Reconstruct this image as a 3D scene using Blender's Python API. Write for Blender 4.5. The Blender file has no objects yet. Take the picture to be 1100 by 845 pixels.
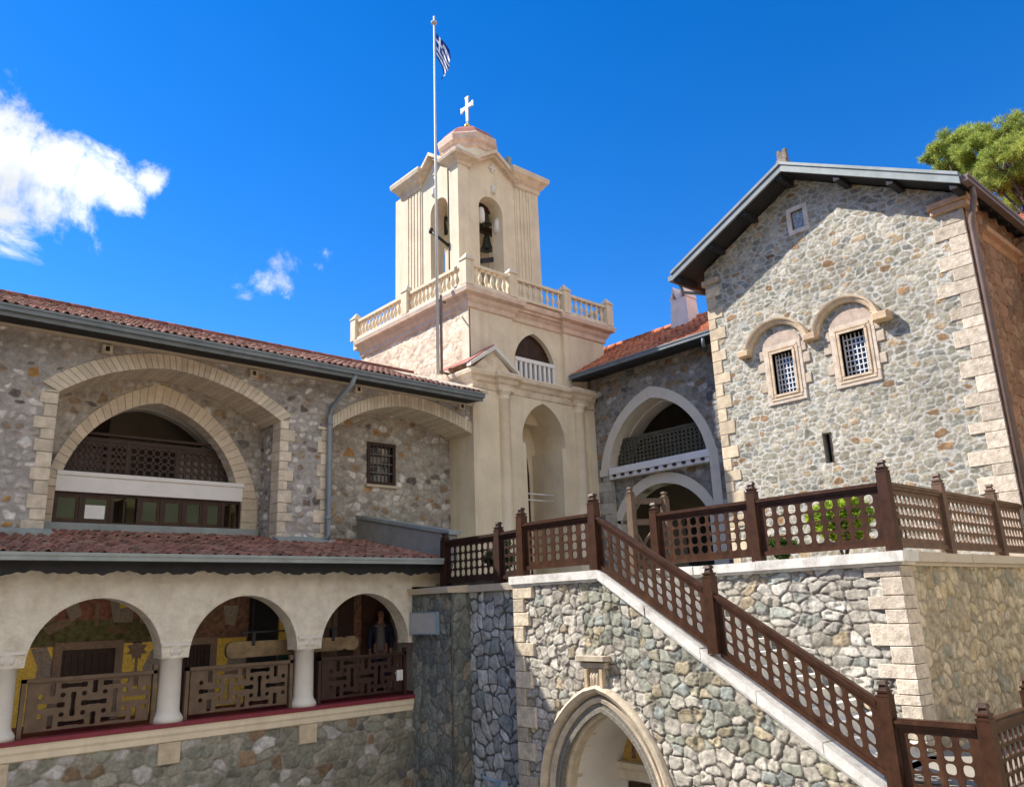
import bpy, bmesh, math, random
import numpy as np
from mathutils import Vector, Matrix, geometry
random.seed(7)
C = bpy.context.scene.collection
PI = math.pi

# ------------------------------------------------------------------ camera model (used to survey the place from the photograph)
YAW, PITCH, ROLL, FPX = math.radians(48.138), math.radians(15.05), math.radians(-2.082), 856.245
_cy, _sy, _cp, _sp = math.cos(YAW), math.sin(YAW), math.cos(PITCH), math.sin(PITCH)
_f = np.array([_cy*_cp, _sy*_cp, _sp]); _r = np.array([_sy, -_cy, 0.]); _u = np.cross(_r, _f)
_c, _s = math.cos(ROLL), math.sin(ROLL)
CR, CU, CF = _c*_r + _s*_u, -_s*_r + _c*_u, _f
def ray(px, py):
    return CR*((px-550)/FPX) - CU*((py-422.5)/FPX) + CF
def at(px, py, ax, v):
    """surveyed point where the sight line meets the wall plane  axis = v"""
    d = ray(px, py); return d*(v/d[ax])

# main planes of the courtyard (metres, camera eye = 0)
yA, yL, yB = 14.15, 16.6, 17.6            # arcade front, left wing front, back of its recesses
xW, xW0, xW2 = 9.705, 9.95, 11.5          # stair wall, low wall left of it, terrace wall
yWr = 4.92                                # return of the terrace wall
xT, yT = 13.38, 16.55                     # bell tower lower block corner
xU, yU = 13.5, 16.81                      # bell tower upper block corner
xR, xG = 18.26, 17.2                      # right wing wall, gable wall
zT = 0.56                                 # terrace floor
zC = -5.0                                 # courtyard floor
pA = lambda x, y: (at(x, y, 1, yA)[0], at(x, y, 1, yA)[2])
pL = lambda x, y: (at(x, y, 1, yL)[0], at(x, y, 1, yL)[2])
pB = lambda x, y: (at(x, y, 1, yB)[0], at(x, y, 1, yB)[2])
pT = lambda x, y: (at(x, y, 1, yT)[0], at(x, y, 1, yT)[2])
pU = lambda x, y: (at(x, y, 1, yU)[0], at(x, y, 1, yU)[2])
pW = lambda x, y: (at(x, y, 0, xW)[1], at(x, y, 0, xW)[2])
pW2 = lambda x, y: (at(x, y, 0, xW2)[1], at(x, y, 0, xW2)[2])
pR = lambda x, y: (at(x, y, 0, xR)[1], at(x, y, 0, xR)[2])
pG = lambda x, y: (at(x, y, 0, xG)[1], at(x, y, 0, xG)[2])

# ------------------------------------------------------------------ materials
def nn(nt, typ, **kw):
    n = nt.nodes.new(typ)
    for k, v in kw.items():
        if k.startswith('i_'): n.inputs[int(k[2:])].default_value = v
        else: setattr(n, k, v)
    return n
def mat(name, col, rough=.8, var=.18, scale=3., bump=.0, bscale=40., metal=0., attr=False, spec=.3, detail=6., streak=None, tint=None, trans=0.):
    m = bpy.data.materials.new(name); m.use_nodes = True; nt = m.node_tree; L = nt.links.new
    b = nt.nodes['Principled BSDF']
    b.inputs['Roughness'].default_value = rough; b.inputs['Metallic'].default_value = metal
    b.inputs['Specular IOR Level'].default_value = spec
    tc = nn(nt, 'ShaderNodeTexCoord')
    no = nn(nt, 'ShaderNodeTexNoise'); no.inputs['Scale'].default_value = scale; no.inputs['Detail'].default_value = detail; no.inputs['Roughness'].default_value = .65
    L(tc.outputs['Object'], no.inputs['Vector'])
    mr = nn(nt, 'ShaderNodeMapRange'); mr.inputs['From Min'].default_value = .3; mr.inputs['From Max'].default_value = .7
    mr.inputs['To Min'].default_value = 1-var; mr.inputs['To Max'].default_value = 1+var
    L(no.outputs['Fac'], mr.inputs['Value'])
    if attr:
        a = nn(nt, 'ShaderNodeVertexColor'); a.layer_name = 'Col'; src = a.outputs['Color']
    else:
        a = nn(nt, 'ShaderNodeRGB'); a.outputs[0].default_value = (*col, 1); src = a.outputs[0]
    if tint:      # blotches of a second colour (weathering with a shape of its own)
        n2 = nn(nt, 'ShaderNodeTexNoise'); n2.inputs['Scale'].default_value = tint[1]; n2.inputs['Detail'].default_value = 9; n2.inputs['Roughness'].default_value = .7
        mp = nn(nt, 'ShaderNodeMapping'); mp.inputs['Scale'].default_value = tint[3] if len(tint) > 3 else (1, 1, 1)
        L(tc.outputs['Object'], mp.inputs['Vector']); L(mp.outputs['Vector'], n2.inputs['Vector'])
        r2 = nn(nt, 'ShaderNodeMapRange'); r2.inputs['From Min'].default_value = .48; r2.inputs['From Max'].default_value = .72; r2.inputs['To Max'].default_value = tint[2]
        L(n2.outputs['Fac'], r2.inputs['Value'])
        mx = nn(nt, 'ShaderNodeMix', data_type='RGBA'); mx.inputs['B'].default_value = (*tint[0], 1)
        L(r2.outputs['Result'], mx.inputs['Factor']); L(src, mx.inputs['A']); src = mx.outputs['Result']
    vm = nn(nt, 'ShaderNodeVectorMath', operation='SCALE'); L(src, vm.inputs[0]); L(mr.outputs['Result'], vm.inputs['Scale'])
    L(vm.outputs['Vector'], b.inputs['Base Color'])
    if bump:
        nb = nn(nt, 'ShaderNodeTexNoise'); nb.inputs['Scale'].default_value = bscale; nb.inputs['Detail'].default_value = 8; nb.inputs['Roughness'].default_value = .7
        L(tc.outputs['Object'], nb.inputs['Vector'])
        bp = nn(nt, 'ShaderNodeBump'); bp.inputs['Strength'].default_value = 1.; bp.inputs['Distance'].default_value = bump
        L(nb.outputs['Fac'], bp.inputs['Height']); L(bp.outputs['Normal'], b.inputs['Normal'])
    return m
M = {}
M['stone'] = mat('rubble_stone', (.4,.4,.4), .92, .26, 16., .022, 20., attr=True, spec=.12)
M['shade_stone'] = mat('pointed_rubble', (.4,.4,.4), .92, .22, 12., .012, 26., attr=True, spec=.12)
M['rough_ashlar'] = mat('rough_ashlar', (.5,.4,.28), .9, .28, 9., .025, 14., attr=True, spec=.12, tint=((.34,.27,.19), 5., .5))
M['ashlar'] = mat('dressed_limestone', (.5,.4,.28), .88, .2, 6., .010, 30., attr=True, spec=.15, tint=((.30,.24,.18), 4., .45))
M['brickarch'] = mat('arch_blocks', (.5,.4,.28), .85, .12, 6., .004, 60., attr=True, spec=.2)
M['stucco'] = mat('tower_stucco', (.74,.645,.495), .9, .10, 1.6, .008, 30., spec=.15, tint=((.56,.45,.32), 3.2, .6, (1,1,.08)))
M['stucco_trim'] = mat('tower_trim', (.72,.61,.475), .85, .12, 2.5, .006, 30., spec=.15, tint=((.30,.21,.16), 2.2, .6, (1,1,2.)))
M['cream_trim'] = mat('cream_trim', (.68,.62,.52), .88, .12, 2.5, .005, 30., spec=.15, tint=((.48,.42,.34), 2.5, .5))
M['rough_render'] = mat('rough_render', (.6,.45,.31), .95, .14, 4., .01, 22., attr=True, spec=.1)
M['white_plaster'] = mat('white_plaster', (.70,.67,.62), .85, .08, 2., .003, 30., spec=.2)
M['arcade_plaster'] = mat('arcade_plaster', (.80,.745,.645), .94, .15, 4., .06, 11., spec=.1, tint=((.56,.46,.31), 2.6, .65))
M['column'] = mat('column_marble', (.66,.63,.58), .6, .1, 3., .003, 30., spec=.3, tint=((.45,.40,.33), 3., .5))
M['marble'] = mat('coping_marble', (.68,.66,.61), .65, .16, 5., .006, 22., spec=.25, tint=((.34,.31,.27), 3.2, .85))
M['coping_stone'] = mat('coping_stone', (.55,.48,.38), .85, .2, 3., .006, 25., spec=.2, tint=((.28,.24,.2), 3., .7))
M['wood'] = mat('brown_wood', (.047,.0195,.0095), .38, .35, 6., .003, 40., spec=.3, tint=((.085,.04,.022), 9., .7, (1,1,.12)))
M['wood_dull'] = mat('weathered_wood', (.135,.092,.062), .7, .25, 6., .002, 50., spec=.25)
M['wood_dark'] = mat('dark_wood', (.045,.024,.018), .5, .3, 6., .002, 50., spec=.3)
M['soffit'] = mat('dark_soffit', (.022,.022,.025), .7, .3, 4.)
M['gutter'] = mat('gutter_metal', (.17,.20,.22), .5, .15, 4., spec=.4, tint=((.10,.12,.13), 2.5, .6))
M['gutter_brown'] = mat('brown_gutter', (.16,.115,.10), .5, .15, 4., spec=.4)
M['flashing'] = mat('roof_flashing', (.27,.31,.31), .5, .18, 3., spec=.4, tint=((.17,.2,.2), 2., .6))
M['tile'] = mat('clay_tile', (.3,.1,.07), .88, .3, 12., .006, 40., attr=True, spec=.12, tint=((.33,.27,.21), 7., .5))
M['white_paint'] = mat('white_paint', (.76,.75,.74), .5, .05, 4.)
M['iron'] = mat('black_iron', (.02,.02,.022), .5, .2, 10.)
M['bronze'] = mat('bell_bronze', (.06,.065,.055), .45, .3, 8., metal=.6, tint=((.10,.13,.11), 6., .6))
M['red_paint'] = mat('red_floor_edge', (.20,.03,.045), .6, .15, 5.)
M['red_roof'] = mat('red_painted_roof', (.37,.15,.12), .75, .2, 5., .004, 30.)
M['dome_pink'] = mat('pink_render', (.70,.53,.43), .9, .16, 5., .006, 30., tint=((.36,.2,.15), 3., .6))
M['gold'] = mat('gold_mosaic', (.92,.64,.09), .5, .3, 26., .004, 90., metal=.1, spec=.6)
M['fresco'] = mat('dark_fresco', (.24,.14,.10), .85, .55, 11., tint=((.13,.14,.07), 1.8, .9))
M['fresco_red'] = mat('red_fresco', (.30,.14,.10), .85, .55, 11.)
M['fresco_green'] = mat('olive_fresco', (.15,.15,.07), .85, .55, 11.)
M['robe'] = mat('grey_robe_mosaic', (.36,.31,.26), .8, .35, 30.)
M['door_stone'] = mat('carved_door_stone', (.30,.22,.17), .8, .25, 20., .008, 60.)
M['dark_room'] = mat('dim_room_wall', (.24,.20,.16), .9, .2, 2.)
M['pave'] = mat('courtyard_paving', (.27,.245,.205), .85, .2, .8, .004, 20.)
M['bark'] = mat('pine_bark', (.10,.065,.045), .9, .4, 8., .02, 20.)
M['needles'] = mat('pine_needles', (.06,.1,.02), .7, .25, 2., attr=True, spec=.2)
M['leaves'] = mat('bush_leaves', (.1,.2,.02), .6, .25, 4., attr=True, spec=.3)
M['chimney'] = mat('pink_chimney_render', (.80,.72,.69), .9, .12, 3., .006, 30.)
M['skin'] = mat('skin', (.33,.18,.12), .6, .08, 8.)
M['shirt'] = mat('pale_shirt', (.15,.135,.14), .85, .1, 8.)
M['navy'] = mat('navy_cloth', (.018,.022,.05), .85, .2, 8.)
M['hair'] = mat('dark_hair', (.02,.015,.012), .7, .3, 30.)
M['paper'] = mat('paper_white', (.78,.78,.75), .8, .05, 8.)
M['beam_old'] = mat('old_timber', (.24,.17,.095), .8, .35, 5., .006, 30., tint=((.12,.08,.05), 3., .7, (.3, 1, 1)))
M['blue_metal'] = mat('blue_grey_metal', (.20,.27,.36), .45, .12, 4.)
M['plaque'] = mat('grey_marble_plaque', (.45,.45,.46), .5, .1, 8.)
M['flag_blue'] = mat('flag_blue', (.012,.04,.22), .8, .1, 6.)
M['flag_white'] = mat('flag_white', (.72,.72,.74), .8, .05, 6.)
M['gold_metal'] = mat('gilded_metal', (.75,.48,.1), .35, .1, 5., metal=.8)
M['green_cloth'] = mat('green_panel', (.01,.06,.035), .7, .2, 5.)
def leafy(m):
    nt = m.node_tree; b = nt.nodes['Principled BSDF']; src = b.inputs['Base Color'].links[0].from_socket
    t = nt.nodes.new('ShaderNodeBsdfTranslucent'); x = nt.nodes.new('ShaderNodeMixShader'); x.inputs[0].default_value = .45; nt.links.new(src, t.inputs['Color'])
    nt.links.new(b.outputs[0], x.inputs[1]); nt.links.new(t.outputs[0], x.inputs[2]); nt.links.new(x.outputs[0], nt.nodes['Material Output'].inputs['Surface'])
leafy(M['needles']); leafy(M['leaves'])
def glassmat():
    m = bpy.data.materials.new('window_glass'); m.use_nodes = True; b = m.node_tree.nodes['Principled BSDF']
    b.inputs['Base Color'].default_value = (.012,.014,.016,1); b.inputs['Roughness'].default_value = .06
    b.inputs['Specular IOR Level'].default_value = .9; b.inputs['Coat Weight'].default_value = .7; b.inputs['Coat Roughness'].default_value = .03
    return m
M['glass'] = glassmat()
def cloth(name, col):
    m = bpy.data.materials.new(name); m.use_nodes = True; nt = m.node_tree; b = nt.nodes['Principled BSDF']; b.inputs['Base Color'].default_value = (*col, 1); b.inputs['Roughness'].default_value = .85
    t = nt.nodes.new('ShaderNodeBsdfTranslucent'); t.inputs['Color'].default_value = (*col, 1); x = nt.nodes.new('ShaderNodeMixShader'); x.inputs[0].default_value = .5
    nt.links.new(b.outputs[0], x.inputs[1]); nt.links.new(t.outputs[0], x.inputs[2]); nt.links.new(x.outputs[0], nt.nodes['Material Output'].inputs['Surface']); return m
M['flag_blue'] = cloth('flag_blue', (.012,.05,.28)); M['flag_white'] = cloth('flag_white', (.8,.8,.8))

# ------------------------------------------------------------------ mesh builder
class MB:
    def __init__(s): s.ch = []
    def add(s, V, F, mat=0, col=None, smooth=False):
        V = np.asarray(V, float).reshape(-1, 3)
        s.ch.append((V, F, mat, col, smooth)); return s
    def box(s, x0, x1, y0, y1, z0, z1, mat=0, col=None):
        V = [(x, y, z) for x in (x0, x1) for y in (y0, y1) for z in (z0, z1)]
        return s.add(V, [(0,1,3,2),(4,6,7,5),(0,4,5,1),(2,3,7,6),(0,2,6,4),(1,5,7,3)], mat, col)
    def hexa(s, P, mat=0, col=None):   # P: 4 bottom, 4 top
        return s.add(P, [(3,2,1,0),(4,5,6,7),(0,1,5,4),(1,2,6,5),(2,3,7,6),(3,0,4,7)], mat, col)
    def prism(s, fr, out, holes=(), w0=-.1, w1=0., mat=0, col=None, caps=(1, 1)):
        loops = [list(out)] + [list(h) for h in holes]
        tri = geometry.tessellate_polygon([[Vector((a, b, 0)) for a, b in l] for l in loops])
        pts = [p for l in loops for p in l]; n = len(pts)
        U = np.array([p[0] for p in pts]); Vv = np.array([p[1] for p in pts])
        V = np.vstack([fr(U, Vv, np.full(n, w0)), fr(U, Vv, np.full(n, w1))])
        F = []
        for t in tri:
            if caps[0]: F.append((t[2], t[1], t[0]))
            if caps[1]: F.append((t[0]+n, t[1]+n, t[2]+n))
        o = 0
        for l in loops:
            k = len(l)
            for i in range(k):
                a, b = o+i, o+(i+1) % k; F.append((a, b, b+n, a+n))
            o += k
        return s.add(V, F, mat, col)
    def cblock(s, fr, quad, w0, w1, ch=.012, mat=0, col=None):
        """dressed block: quad of 4 (u,v) corners, front edge chamfered"""
        q = np.array(quad, float); c = q.mean(0)
        q2 = np.array([p + (c-p)/np.linalg.norm(c-p)*ch*1.4 for p in q])
        V = np.vstack([fr(q[:,0], q[:,1], np.full(4, w0)), fr(q[:,0], q[:,1], np.full(4, w1-ch)), fr(q2[:,0], q2[:,1], np.full(4, w1))])
        F = [(8,9,10,11)] + [(i, (i+1)%4, 4+(i+1)%4, 4+i) for i in range(4)] + [(4+i, 4+(i+1)%4, 8+(i+1)%4, 8+i) for i in range(4)] + [(3,2,1,0)]
        return s.add(V, F, mat, col)
    def tube(s, pts, r, n=8, mat=0, col=None, cap=True):
        P = [np.array(p, float) for p in pts]; R = r if isinstance(r, (list, tuple)) else [r]*len(P)
        V = []; F = []
        for i, p in enumerate(P):
            t = P[min(i+1, len(P)-1)] - P[max(i-1, 0)]; t /= np.linalg.norm(t)+1e-9
            a = np.cross(t, (0, 0, 1.)) if abs(t[2]) < .95 else np.cross(t, (1., 0, 0)); a /= np.linalg.norm(a); b = np.cross(t, a)
            for k in range(n):
                V.append(p + R[i]*(a*math.cos(2*PI*k/n) + b*math.sin(2*PI*k/n)))
        for i in range(len(P)-1):
            for k in range(n): F.append((i*n+k, i*n+(k+1)%n, (i+1)*n+(k+1)%n, (i+1)*n+k))
        if cap: F.append(tuple(range(n))[::-1]); F.append(tuple((len(P)-1)*n+k for k in range(n)))
        return s.add(V, F, mat, col, True)
    def lathe(s, prof, o=(0,0,0), n=16, mat=0, col=None, smooth=True, a0=0.):
        V = []; F = []; m = len(prof)
        for r, z in prof:
            for k in range(n):
                a = a0+2*PI*k/n; V.append((o[0]+r*math.cos(a), o[1]+r*math.sin(a), o[2]+z))
        for i in range(m-1):
            for k in range(n): F.append((i*n+k, i*n+(k+1)%n, (i+1)*n+(k+1)%n, (i+1)*n+k))
        F.append(tuple(range(n))[::-1]); F.append(tuple((m-1)*n+k for k in range(n)))
        return s.add(V, F, mat, col, smooth)
    def build(s, name, mats, parent=None, off=None, recalc=True):
        o0 = off if off is not None else ORG.get(parent.name if parent else '', np.zeros(3))
        nv = 0; VV = []; lo = []; st = []; tot = []; mi = []; sm = []; cols = []; l0 = 0; hascol = False
        for V, F, mt, col, smooth in s.ch:
            VV.append(V-o0)
            if isinstance(F, np.ndarray):
                k = F.shape[1]; m = F.shape[0]; lo.append(F.ravel()+nv); st.append(l0+np.arange(m)*k); tot.append(np.full(m, k)); l0 += m*k
            else:
                ks = np.array([len(f) for f in F]); m = len(F); lo.append(np.array([i for f in F for i in f])+nv)
                st.append(l0+np.concatenate([[0], np.cumsum(ks)[:-1]])); tot.append(ks); l0 += int(ks.sum())
            mi.append(np.full(m, mt)); sm.append(np.full(m, smooth))
            if col is None: cc = np.tile([.5,.5,.5,1.], (len(V), 1))
            else:
                hascol = True; col = np.asarray(col, float)
                cc = np.ones((len(V), 4)); cc[:, :3] = col
            cols.append(cc); nv += len(V)
        me = bpy.data.meshes.new(name)
        VV = np.vstack(VV).astype(np.float32); lo = np.concatenate(lo).astype(np.int32)
        me.vertices.add(len(VV)); me.vertices.foreach_set('co', VV.ravel())
        me.loops.add(len(lo)); me.loops.foreach_set('vertex_index', lo)
        st = np.concatenate(st).astype(np.int32); me.polygons.add(len(st)); me.polygons.foreach_set('loop_start', st)
        me.polygons.foreach_set('material_index', np.concatenate(mi).astype(np.int32))
        me.polygons.foreach_set('use_smooth', np.concatenate(sm).astype(bool))
        for m in (mats if isinstance(mats, (list, tuple)) else [mats]): me.materials.append(m)
        if hascol:
            at_ = me.color_attributes.new('Col', 'FLOAT_COLOR', 'POINT'); at_.data.foreach_set('color', np.vstack(cols).astype(np.float32).ravel())
        me.update(calc_edges=True); me.validate()
        if recalc and len(VV) < 30000:
            bm = bmesh.new(); bm.from_mesh(me); bmesh.ops.recalc_face_normals(bm, faces=bm.faces[:]); bm.to_mesh(me); bm.free()
        ob = bpy.data.objects.new(name, me); C.objects.link(ob)
        if parent: ob.parent = parent
        ORG[ob.name] = o0
        return ob
ORG = {}
def thing(name, label, cat, loc=(0,0,0), group=None, kind=None):
    o = bpy.data.objects.new(name, None); C.objects.link(o); o.location = loc; o.empty_display_size = .3
    ORG[o.name] = np.array(loc, float)
    o['label'] = label; o['category'] = cat
    if group: o['group'] = group
    if kind: o['kind'] = kind
    return o
def tag(o, label, cat, group=None, kind=None):
    o['label'] = label; o['category'] = cat
    if group: o['group'] = group
    if kind: o['kind'] = kind
    return o
def solo(name, mb, mats, label, cat, loc, group=None):
    o = mb.build(name, mats, None, np.array(loc, float)); o.location = loc
    return tag(o, label, cat, group)
def struct(name, mb, mats):
    o = mb.build(name, mats); o['kind'] = 'structure'; return o
def inst(src, parent, loc, rz=0., name=None):
    """a repeat of a part: same mesh, own object; loc in world"""
    o = src.copy(); C.objects.link(o); o.parent = parent
    o.location = np.array(loc) - ORG[parent.name]; o.rotation_euler = (0, 0, rz); ORG[o.name] = ORG[parent.name]
    return o
def protopart(name, mb, mats, parent, loc, rz=0.):
    """a part modelled round its own origin and placed at loc"""
    o = mb.build(name, mats, parent, np.zeros(3)); o.location = np.array(loc) - ORG[parent.name]; o.rotation_euler = (0,0,rz); ORG[o.name] = ORG[parent.name]
    return o
FY = lambda y0: (lambda u, v, w: np.stack([u, y0-w, v], -1))     # wall facing -y
FX = lambda x0: (lambda u, v, w: np.stack([x0-w, u, v], -1))     # wall facing -x

# ------------------------------------------------------------------ 2D curves
def arc(p, q, sag, n=12):
    p = np.array(p, float); q = np.array(q, float); d = q-p; c = np.linalg.norm(d)/2; m = (p+q)/2
    nrm = np.array([-d[1], d[0]])/(2*c)
    if abs(sag) < 1e-6: return [tuple(p+(q-p)*i/n) for i in range(n+1)]
    R = (c*c+sag*sag)/(2*sag); ce = m - nrm*(R-sag)
    a0 = math.atan2(*(p-ce)[::-1]); a1 = math.atan2(*(q-ce)[::-1])
    da = a1-a0
    while da > PI: da -= 2*PI
    while da < -PI: da += 2*PI
    if sag > c: da = da - 2*PI if da > 0 else da + 2*PI
    return [tuple(ce+abs(R)*np.array([math.cos(a0+da*i/n), math.sin(a0+da*i/n)])) for i in range(n+1)]
def parch(l, a, r, sag, n=12): return arc(l, a, sag, n) + arc(a, r, sag, n)[1:]
def resample(P, n):
    P = np.array(P, float); d = np.concatenate([[0], np.cumsum(np.linalg.norm(np.diff(P, axis=0), axis=1))])
    t = np.linspace(0, d[-1], n+1); return np.stack([np.interp(t, d, P[:,0]), np.interp(t, d, P[:,1])], 1)
def offset_poly(P, d):
    P = np.array(P, float); out = []
    for i in range(len(P)):
        a = P[max(i-1,0)]; b = P[min(i+1,len(P)-1)]; t = (b-a)/np.linalg.norm(b-a); out.append(P[i]+d*np.array([-t[1], t[0]]))
    return np.array(out)
def voussoirs(mb, fr, inn, out, n, w0, w1, gap=.006, col=(.5,.42,.3), var=.12, mat=0, ch=.008, rnd=random.Random(3)):
    a = resample(inn, n); b = resample(out, n)
    for i in range(n):
        q = np.array([a[i], a[i+1], b[i+1], b[i]]); d = (a[i+1]-a[i]); d = d/np.linalg.norm(d)*gap/2
        q[0] += d; q[1] -= d; q[2] -= d; q[3] += d
        k = 1+rnd.uniform(-var, var); mb.cblock(fr, q, w0, w1, ch, mat, np.array(col)*k)
    k = 2*n+2; V = np.vstack([fr(a[:,0], a[:,1], np.full(n+1, w0+.01)), fr(b[:,0], b[:,1], np.full(n+1, w0+.01)), fr(a[:,0], a[:,1], np.full(n+1, w1-ch-.008)), fr(b[:,0], b[:,1], np.full(n+1, w1-ch-.008))])
    m = n+1; e = .003
    # recessed joint bed
    a2 = a+(b-a)/np.linalg.norm(b-a, axis=1)[:,None]*.006; b2 = b-(b-a)/np.linalg.norm(b-a, axis=1)[:,None]*.006
    V = np.vstack([fr(a2[:,0], a2[:,1], np.full(m, w0+.01)), fr(b2[:,0], b2[:,1], np.full(m, w0+.01)), fr(a2[:,0], a2[:,1], np.full(m, w1-ch-.006)), fr(b2[:,0], b2[:,1], np.full(m, w1-ch-.006))])
    F = []
    for i in range(n): F += [(2*m+i, 2*m+i+1, 3*m+i+1, 3*m+i), (i, i+1, 2*m+i+1, 2*m+i), (m+i, m+i+1, 3*m+i+1, 3*m+i)]
    mb.add(V, F, mat, np.array(col)*.42)
def ring(mb, fr, inn, out, n, w0, w1, mat=0, col=None):
    a = resample(inn, n); b = resample(out, n); m = n+1
    V = np.vstack([fr(p[:,0], p[:,1], np.full(m, w)) for w in (w0, w1) for p in (a, b)])
    F = []
    for i in range(n):
        F += [(2*m+i, 2*m+i+1, 3*m+i+1, 3*m+i), (i, m+i, m+i+1, i+1), (i, i+1, 2*m+i+1, 2*m+i), (m+i, 3*m+i, 3*m+i+1, m+i+1)]
    F += [(0, 2*m, 3*m, m), (n, m+n, 3*m+n, 2*m+n)]
    mb.add(V, F, mat, col)
def moulded(mb, fr, inn, prof, n, mat=0, col=None):
    """moulding swept along a curve: prof = [(outward offset, w)...]"""
    a = resample(inn, n); m = n+1; k = len(prof); V = []
    for off, w in prof:
        b = offset_poly(a, off); V.append(fr(b[:,0], b[:,1], np.full(m, w)))
    F = []
    for j in range(k-1):
        for i in range(n): F.append((j*m+i, j*m+i+1, (j+1)*m+i+1, (j+1)*m+i))
    F += [tuple(j*m for j in range(k)), tuple(j*m+n for j in range(k))]
    mb.add(np.vstack(V), F, mat, col)
def cornice(mb, path, prof, mat=0, col=None, closed=False):
    """profile [(out, z)...] swept along a plan path; outward = right of travel"""
    P = np.array(path, float); n = len(P); k = len(prof)
    def off(d):
        out = []
        for i in range(n):
            ds = []
            if closed or i > 0: t = P[i]-P[i-1]; ds.append(t/np.linalg.norm(t))
            if closed or i < n-1: t = P[(i+1)%n]-P[i]; ds.append(t/np.linalg.norm(t))
            ns = [np.array([t[1], -t[0]]) for t in ds]
            if len(ns) == 1: out.append(P[i]+ns[0]*d)
            else:
                b = ns[0]+ns[1]; b /= np.linalg.norm(b); out.append(P[i]+b*d/max(.3, b@ns[0]))
        return np.array(out)
    V = np.vstack([np.column_stack([off(d), np.full(n, z)]) for d, z in prof])
    F = []
    for j in range(k-1):
        for i in range(n if closed else n-1): F.append((j*n+i, j*n+(i+1)%n, (j+1)*n+(i+1)%n, (j+1)*n+i))
    if not closed: F += [tuple(j*n for j in range(k)), tuple(j*n+n-1 for j in range(k))]
    mb.add(V, F, mat, col)

# ------------------------------------------------------------------ masonry
def vnoise(U, V, sc, seed):
    rs = np.random.RandomState(seed); T = rs.rand(64, 64)
    x = U/sc+seed*3.7; y = V/sc+seed*1.3; i = np.floor(x).astype(int); j = np.floor(y).astype(int); fx = x-i; fy = y-j
    fx = fx*fx*(3-2*fx); fy = fy*fy*(3-2*fy)
    g = lambda a, b: T[a % 64, b % 64]
    return (g(i,j)*(1-fx)+g(i+1,j)*fx)*(1-fy)+(g(i,j+1)*(1-fx)+g(i+1,j+1)*fx)*fy - .5
def fbm(U, V, sc, seed, o=3): return sum(vnoise(U, V, sc/2**k, seed+k)/2**k for k in range(o))
def inside(U, V, poly):
    r = np.zeros(U.shape, bool); n = len(poly)
    for i in range(n):
        x0, y0 = poly[i]; x1, y1 = poly[(i+1)%n]
        if y0 == y1: continue
        c = ((y0 > V) != (y1 > V)) & (U < (x1-x0)*(V-y0)/(y1-y0)+x0); r ^= c
    return r
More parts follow.
